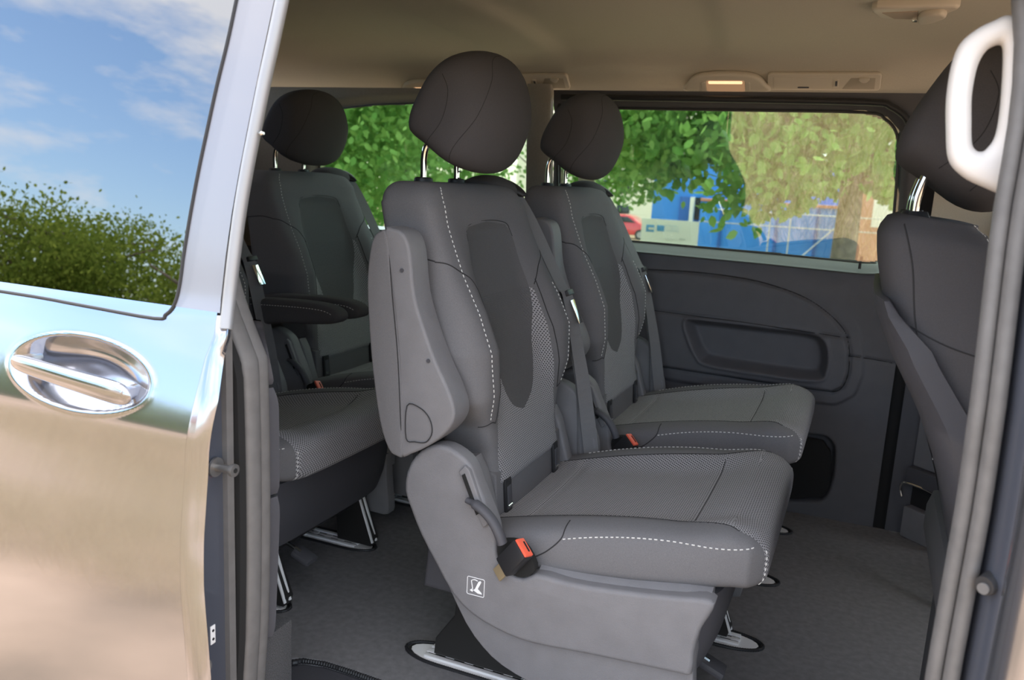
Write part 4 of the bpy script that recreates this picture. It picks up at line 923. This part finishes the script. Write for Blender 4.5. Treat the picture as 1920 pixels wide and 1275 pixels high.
V = np.array(V); G = sdf(V[:, 0], V[:, 2], gpoly); K = G > -.003
f = [q for q in gridfaces(300, 160) if all(K[i] for i in q)]
used = sorted({i for q in f for i in q}); mp_ = {i: k for k, i in enumerate(used)}
dp(meshobj('window_frame', V[used], [tuple(mp_[i] for i in q) for q in f], M_film))
ga = [(x, float(skin(max(z, .72))) - .0015 if True else 0, z) for x, z in gpoly]
def planar_pane(name, poly, m):
    # one flat pane following the tumblehome plane
    s = (float(skin(1.10)) - float(skin(.76))) / .34; y_ = lambda z: float(skin(.76)) + s * (z - .76) + .0015
    A_ = [(x, y_(z), z) for x, z in poly]; B_ = [(x, y_(z) + .004, z) for x, z in poly]; k = len(A_)
    return meshobj(name, A_ + B_, [tuple(range(k)), tuple(range(2 * k - 1, k - 1, -1))] + [(i, (i + 1) % k, k + (i + 1) % k, k + i) for i in range(k)], m, smooth=False)
pn = dp(planar_pane('window_pane', gpoly, M_privacy)); pn['label'] = 'dark privacy glass'
dp(MB().tube([(x, float(skin(z)) - .0005, z) for x, z in smooth_poly(gpoly[:16], 4, closed=False)], .0023, 8).build('pane_seal', M_rubber2))
# bright seal along the frame's front edge
sp = [ond(*p) for p in ((541, -60), (528, 0), (511, 80), (493.5, 160), (477.5, 240), (462, 320), (448.5, 400), (438, 480), (429, 560), (423, 617))]
sp = [(p[0], p[1] + .001, p[2]) for p in sp]
dp(MB().tube(smooth_poly(sp, 5, closed=False), [.0078] * 46, 16, flat=1.0, up=(0, 1, 0)).build('frame_seal', M_silver))
lip = []
for z in np.linspace(-.42, .70, 90):
    xe = float(xedge(z)); y = float(skin(z)); k = float(interp(z, [.60, .69, .71], [1, .45, .15]))
    lip.append([(xe - .001, y, z), (xe + .009 * k, y + .001, z), (xe + .020 * k, y + .006, z), (xe + .025 * k, y + .013, z), (xe + .020 * k, y + .018, z), (xe + .004 * k, y + .020, z), (xe - .01, y + .016, z)])
dp(MB().add(*loft(lip)).build('hem_flange', M_paint, None, 60))
dkp = mat('dark_and_shaded_jamb', (.10, .11, .14), .3, .4, coat=.5)
def ends(name, y0, y1, x, m, z0=-.42, z1=.69, th=.02):
    rr_ = []
    for z in np.linspace(z0, z1, 40):
        a_ = float(skin(z)) + .014 if y0 is None else y0; rr_.append([(x, a_, z), (x, y1, z), (x - th, y1, z), (x - th, a_, z)])
    return dp(MB().add(*loft(rr_)).build(name, m, None, 40))
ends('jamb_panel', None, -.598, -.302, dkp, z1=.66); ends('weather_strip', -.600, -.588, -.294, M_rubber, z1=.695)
ends('inner_panel', -.588, -.580, -.31, M_black)
lt = at(415, 878, 'x', -.29)
pinb = MB().tube([(-.300, lt[1], lt[2]), (-.297, lt[1], lt[2])], .0125, 20).tube([(-.30, lt[1], lt[2]), (-.272, lt[1] + .002, lt[2])], .0052, 14).tube([(-.275, lt[1] + .002, lt[2]), (-.2745, lt[1] + .002, lt[2]), (-.270, lt[1] + .002, lt[2]), (-.2695, lt[1] + .002, lt[2])], [.006, .0082, .0082, .006], 18)
st_ = dp(pinb.build('latch_pin', mat('worn_steel', (.32, .31, .30), .35, .8)))
sp_ = at(491, 250, 'y', -.585); dp(MB().tube([tuple(sp_ + np.array([-.004, 0, 0])), tuple(sp_), tuple(sp_ + np.array([.003, 0, 0]))], [.0015, .0030, .0015], 10).build('stud', M_chrome))
MB().tube([(-.2694, lt[1] + .002, lt[2]), (-.2688, lt[1] + .002, lt[2])], .0035, 6).build('pin_socket', M_void, st_).matrix_parent_inverse = Matrix.Identity(4)
for (px, w_) in ((399, .0085), (382, .004)):
    c = at(px, 1190, 'x', -.3015); s_ = dp(MB().box(tuple(c), (.0012, w_, .026), bev=.0004).build('sticker', M_white))
    if px == 399:
        for dz in (.006, -.006): dp(MB().tube([(-.3008, c[1], c[2] + dz), (-.3003, c[1], c[2] + dz)], .002, 8).build('sticker_mark', M_black))
c = at(388, 1252, 'x', -.3015); dp(MB().tube([(-.302, c[1], c[2]), (-.2995, c[1], c[2])], [.010, .007], 16).build('plug', M_rubber))
# pull handle
h0 = ond(40, 672); h1 = ond(256, 742); rings = []
for k in range(41):
    t = k / 40; x = h0[0] + (h1[0] - h0[0]) * t; z = h0[2] + (h1[2] - h0[2]) * t + .002 * math.sin(t * math.pi); e = max(.06, (1 - abs(2 * t - 1) ** 10)) ** .5
    hh = (.0115 + .0045 * t) * e; yo = float(skin(cupc[2])) - .012 - .006 * math.sin(math.pi * t)
    rings.append([(x, yo + .0085 * e * math.sin(a), z + hh * math.copysign(abs(math.cos(a)) ** .8, math.cos(a))) for a in np.linspace(0, 2 * math.pi, 20, endpoint=False)])
hd = dp(MB().add(*loft(rings)).build('pull_handle', M_paint, None, True))
bs = MB()
for t in (.06, .93): 
    x = h0[0] + (h1[0] - h0[0]) * t; z = h0[2] + (h1[2] - h0[2]) * t; bs.box((x, float(skin(z)) + .002, z), (.018, .036, .016), bev=.004)
dp(bs.build('handle_mount', M_paint))
tag(sdoor, 'silver blue sliding door standing open at the left with tinted window and pull handle', 'door')

# ================================================================== OUTSIDE
def leaves(center, radii, n, size, shell=.45, shape='oval', droop=0, seed=0, clumps=60, spread=.16):
    r = np.random.default_rng(seed); cl = r.normal(size=(clumps, 3)); cl /= np.linalg.norm(cl, axis=1)[:, None]; cl *= (r.random((clumps, 1)) ** .4)
    P = cl[r.integers(0, clumps, n)] + r.normal(size=(n, 3)) * spread; P = P * np.array(radii) + np.array(center)
    a = r.normal(size=(n, 3)); a[:, 2] -= droop; a /= np.linalg.norm(a, axis=1)[:, None]; b_ = r.normal(size=(n, 3)); b_ -= (b_ * a).sum(1)[:, None] * a; b_ /= np.linalg.norm(b_, axis=1)[:, None]
    s = size * (.6 + .8 * r.random((n, 1))); prof = [(0, 0), (.25, .26), (.6, .28), (1, 0), (.6, -.28), (.25, -.26)]
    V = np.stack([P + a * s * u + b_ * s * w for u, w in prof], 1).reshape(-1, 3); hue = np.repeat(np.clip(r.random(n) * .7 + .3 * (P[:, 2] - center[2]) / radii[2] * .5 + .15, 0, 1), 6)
    return V, hue, n
def leafmesh(name, V, hue, n, m, parent):
    me = bpy.data.meshes.new(name); me.vertices.add(len(V)); me.vertices.foreach_set('co', V.ravel().astype(np.float32))
    me.loops.add(6 * n); me.loops.foreach_set('vertex_index', np.arange(6 * n)); me.polygons.add(n); me.polygons.foreach_set('loop_start', np.arange(n) * 6)
    me.update(calc_edges=True); at_ = me.attributes.new('hue', 'FLOAT', 'POINT'); at_.data.foreach_set('value', hue.astype(np.float32)); me.materials.append(m)
    o = bpy.data.objects.new(name, me); COL.objects.link(o); o.parent = parent; return o
def tree(name, base, h, crown, n, size, label, m=M_leaf, seed=0, group=None, trunk=.16, droop=.3, clumps=60, cz=None, off=(0, 0), spread=.16, under=None):
    r = empty(name, tuple(base)); rd = random.Random(seed); cz = cz or h - crown[2]
    tr_ = MB().tube([(0, 0, 0), (.02, .03, h * .3), (-.04, 0, h * .6), (0, 0, h * .85)], [trunk, trunk * .85, trunk * .6, trunk * .2], 12)
    for k in range(9):
        a = rd.random() * 6.28; z0 = h * (.35 + .05 * k); l_ = crown[0] * .75
        tr_.tube([(0, 0, z0), (math.cos(a) * l_ * .5, math.sin(a) * l_ * .5, z0 + .3), (math.cos(a) * l_, math.sin(a) * l_, z0 + .7)], [trunk * .35, trunk * .22, trunk * .08], 7)
    tr_.build('trunk', M_bark, r)
    V, hue, n = leaves((off[0], off[1], cz), crown, n, size, seed=seed, droop=droop, clumps=clumps, spread=spread)
    if under is not None:
        ctr = V.reshape(n, 6, 3).mean(1) + np.array(base); k = under(ctr); V = V.reshape(n, 6, 3)[k].reshape(-1, 3); hue = hue.reshape(n, 6)[k].ravel(); n = int(k.sum())
    leafmesh('foliage', V, hue, n, m, r)
    return tag(r, label, 'tree', group)
# beyond the far side
_ux = [at(px, 400, 'y', 6.9)[0] for px in (1100, 1170, 1215, 1300, 1325, 1380, 1430, 1445, 1500, 1600)]; _uz = [at(px, py, 'y', 6.9)[2] for px, py in ((1100, 380), (1170, 385), (1215, 398), (1300, 408), (1325, 425), (1380, 462), (1430, 455), (1445, 420), (1500, 395), (1600, 330))]
def under1(P): return P[:, 2] > np.interp(P[:, 0], _ux, _uz) + .06 * np.sin(P[:, 0] * 9) + .1 * (P[:, 1] - 6.9) * 0
tree('leafy_tree', (-2.35, 6.9, GZ), 4.6, (2.1, 1.2, 1.35), 15000, .115, 'broad leaved green tree hanging over the blue building outside the far door window', seed=1, trunk=.10, cz=2.50, clumps=85, off=(1.7, 0), spread=.12, under=under1)
tree('leafy_tree', (.07, 12.2, -1.26), 6.6, (2.4, 1.8, 2.2), 11000, .16, 'tree with a bare grey trunk at the right of the far door window', seed=2, trunk=.20, cz=3.9, under=lambda P: P[:, 2] > at(1558, 372, 'y', 12.2)[2] + .08 * np.sin(P[:, 0] * 7))
tree('leafy_tree', (-5.8, 6.4, GZ), 5.2, (2.4, 1.4, 2.7), 42000, .085, 'dense green tree filling the rear quarter window', seed=3, trunk=.14, cz=2.5, clumps=140)
tree('leafy_tree', (-12.2, 8.6, GZ), 5.6, (2.6, 1.6, 3.0), 42000, .09, 'dense green tree behind the rearmost headrest', seed=4, trunk=.14, cz=2.5, clumps=140)
tree('leafy_tree', (-8.2, 13.0, -1.3), 6.2, (2.4, 1.8, 3.0), 22000, .11, 'green tree glimpsed beside the pillar between the far windows', seed=5, trunk=.16, cz=3.1, clumps=110)
_vx = [at(px, 392, 'y', 15)[0] for px in (1100, 1150, 1215, 1260)]; _vz = [at(px, py, 'y', 15)[2] for px, py in ((1100, 400), (1150, 396), (1215, 380), (1260, 330))]
ctr_ = at(1165, 270, 'y', 15)
tree('leafy_tree', (ctr_[0] - 1.2, 15, -1.45), 5.4, (1.35, 1.2, 1.9), 9000, .12, 'light green tree in front of the cream building, left part of the far door window', seed=11, trunk=.10, cz=ctr_[2] + 1.45 + .4, clumps=50, off=(1.2, 0), spread=.14, under=lambda P: P[:, 2] > np.interp(P[:, 0], _vx, _vz))
# near side, seen mirrored in the sliding door glass
tree('shrubby_tree', (-15.5, -12.5, GZ), 3.6, (3.6, 3.0, 2.0), 46000, .085, 'large olive green tree mirrored at the left of the door glass', M_leaf2, 6, None, .2, cz=1.5, clumps=170, spread=.12)
tree('shrubby_tree', (-10.6, -12.6, GZ), 2.6, (2.2, 2.0, 1.45), 26000, .08, 'lower olive green tree mirrored at the right of the door glass', M_leaf2, 7, None, .2, cz=1.1, clumps=120, spread=.12)
# dry grass blades on the camera side
nb = 26000; r = np.random.default_rng(8); P = np.stack([r.uniform(-5, 5, nb), r.uniform(-9, -2.2, nb), np.full(nb, GZ)], 1); az = r.random(nb) * 6.28; hgt = r.uniform(.10, .38, nb)
d = np.stack([np.cos(az), np.sin(az), 0 * az], 1); ln = np.stack([r.normal(size=nb) * .35, r.normal(size=nb) * .35, np.ones(nb)], 1) * hgt[:, None]
prof = [(0, -.006), (.4, -.005), (.75, -.003), (1, 0), (.75, .003), (.4, .005)]
V = np.stack([P + ln * u + d * w for u, w in prof], 1).reshape(-1, 3); hue = np.repeat(r.random(nb), 6)
gb = leafmesh('dry_grass', V, hue, nb, M_grassb, None); tag(gb, 'tall dry grass blades on the field, mirrored in the far window', 'grass', kind='stuff')
# blue site building
bb_ = empty('blue_building', (4, 25, gz(22)))
def bx(name, x0, x1, y0, y1, z0, z1, m, par, bev=.01):
    return MB().box(((x0 + x1) / 2 - par.location[0], (y0 + y1) / 2 - par.location[1], (z0 + z1) / 2 - par.location[2]), (x1 - x0, y1 - y0, z1 - z0), bev=bev).build(name, m, par)
def X25(px, py, y): return at(px, py, 'y', y)
yB = 22.0
xl = X25(1214, 330, yB)[0]; xm = X25(1311, 410, yB)[0]; xr = X25(1600, 420, yB)[0]; zt = 5.0; zc = X25(1250, 290, yB)[2]
bx('wall', xl, xr + .05, yB + .8, yB + 6, gz(22), zc, M_blue, bb_); z2 = X25(1400, 376, yB)[2]
xr -= .45
bx('front_wall', xm, xr + .5, yB, yB + .85, gz(22), z2, M_blue, bb_)
bx('door_frame', X25(1284, 400, yB)[0], X25(1292, 400, yB)[0], yB + .6, yB + .82, gz(22), z2, M_cream, bb_)
bx('window', X25(1292, 400, yB)[0], xm - .02, yB + .7, yB + .82, X25(1300, 414, yB)[2], z2, M_wglass, bb_)
bx('shaded_bay', X25(1262, 400, yB)[0], X25(1284, 400, yB)[0], yB + .7, yB + .81, gz(22), z2, M_blue2, bb_)  # darker blue puts the bay's shadow into its colour
bx('cornice', xm, xr + .5, yB - .06, yB, z2 - .08, z2, M_brick, bb_)
for px in (1350, 1455, 1530): 
    x = X25(px, 430, yB)[0]; bx('wall_rib', x - .04, x + .04, yB - .05, yB, gz(22), z2 - .1, M_blue2, bb_)
tag(bb_, 'bright blue painted building behind the leafy tree', 'building')
cr = empty('cream_building', (-12, 62, gz(60))); yC = 60.
bx('wall', X25(1100, 400, yC)[0] - 6, X25(1300, 400, yC)[0], yC, yC + 8, gz(60), 20, M_cream, cr)
for px, py in ((1168, 398), (1168, 350), (1240, 215), (1180, 240), (1130, 350)):
    p = X25(px, py, yC); bx('window', p[0] - .5, p[0] + .5, yC - .06, yC, p[2] - .5, p[2] + .5, M_wglass, cr)
tag(cr, 'tall cream building far behind the red car', 'building')
# site banner on the fence
yF = 17.0; pf0, pf1 = X25(1204, 408, yF), X25(1311, 416, yF); bt = X25(1250, 412, yF)[2]; bot_ = gz(17) + .05
bn = empty('site_banner', (pf0[0], yF, gz(yF)))
bx('cloth', pf0[0], pf1[0], yF, yF + .02, bot_, bt, M_banner, bn, .002)
def bprint(name, x0, y0, x1, y1, m, dy=-.006):
    a_, b2 = X25(x0, y0, yF), X25(x1, y1, yF); bx(name, a_[0], b2[0], yF + dy, yF + .001, min(a_[2], b2[2]), max(a_[2], b2[2]), m, bn, .001)
bprint('printed_logo', 1212, 421, 1226, 435, M_bprint); bprint('logo_cutout', 1216, 426, 1226, 431, M_banner, -.009); bprint('printed_block', 1232, 422, 1245, 434, M_bprint)
for k, (x0, x1, y0) in enumerate([(1247, 1272, 422.5), (1245, 1273, 427.5), (1247, 1273, 432)]): bprint('printed_lines', x0, y0, x1, y0 + 2.2, M_bprint)
for x0, x1 in ((1245, 1270), (1274, 1285)): bprint('printed_caption', x0, 448, x1, 450.5, M_bgrey)
tag(bn, 'white banner with blue printing hung on the site fence', 'banner')
GF = gz(yF); fe_ = empty('site_fence', (pf1[0], yF, GF)); wire = MB(); xa, xb = pf1[0], X25(1660, 480, yF)[0]; ztop = X25(1500, 402, yF)[2]
for z in (ztop, ztop - .28, GF + .1): wire.tube([(xa - fe_.location[0], 0, z - GF), (xb - fe_.location[0], 0, z - GF)], .012, 6)
wire.build('rail', M_fence, fe_)
for px in (1440, 1478, 1600): x = X25(px, 450, yF)[0] - fe_.location[0]; MB().tube([(x, 0, 0), (x, 0, ztop - GF)], .014, 6).build('post', M_fence, fe_)
x = X25(1520, 450, yF)[0] - fe_.location[0]; MB().tube([(x - .6, 0, .5), (x + .5, 0, 1.7)], .013, 6).build('brace', M_fence, fe_)
tag(fe_, 'galvanised wire site fence in front of the blue building', 'fence')
# house wall with windows right of the trunk
hw = empty('rendered_house', (5, 19.5, gz(19.5))); yH = 19.5; x0 = X25(1592, 430, yH)[0]
bx('wall', x0, x0 + 6, yH, yH + 1.8, gz(19.5), 6, M_brick, hw)
for k in range(2):
    for j in range(3):
        wx = x0 + .45 + k * .9; wz = .2 + j * 1.25; wf = bx('window', wx, wx + .55, yH - .06, yH, wz, wz + .85, M_ivory, hw)
tag(hw, 'terracotta house with pale windows right of the grey trunk', 'house')
# red car
rcx, rcy = X25(1168, 440, 48.)[0], 48.; car = empty('red_car', (rcx, rcy, gz(48)))
body = [(-1.9, .30), (-1.85, .75), (-1.2, .95), (-.6, 1.38), (.5, 1.42), (1.15, 1.0), (1.85, .85), (1.98, .6), (1.95, .3)]
MB().prism(smooth_poly(body, 3), 'y', -.8, .8, .10, 3).build('body', M_redcar, car, 60)
MB().prism([(-1.05, .98), (-.55, 1.30), (.42, 1.33), (.95, 1.0)], 'y', -.83, .83, .02).build('side_glass', M_wglass, car)
for x in (-1.25, 1.25): MB().tube([(x, -.84, .31), (x, -.62, .31)], .31, 24).build('wheel', M_tyre, car)
for x in (-1.25, 1.25): MB().tube([(x, -.86, .31), (x, -.84, .31)], .18, 16).build('wheel_rim', M_silver, car)
tag(car, 'small red hatchback parked far outside, left of the banner', 'car')
# roofline and wires mirrored near the glass edge
hs = empty('field_house', (-8.2, -24, GZ)); bx('wall', -11, -4, -28, -24, GZ, 1.9, M_cream, hs)
MB().prism([(-4.5 + 0, 2.3), (3.8, 2.3), (3.0, 3.3), (-3.6, 3.3)], 'y', -4.2, .4).build('roof', M_brick, hs)
tag(hs, 'low house with a tiled roof, mirrored at the edge of the door glass', 'house')
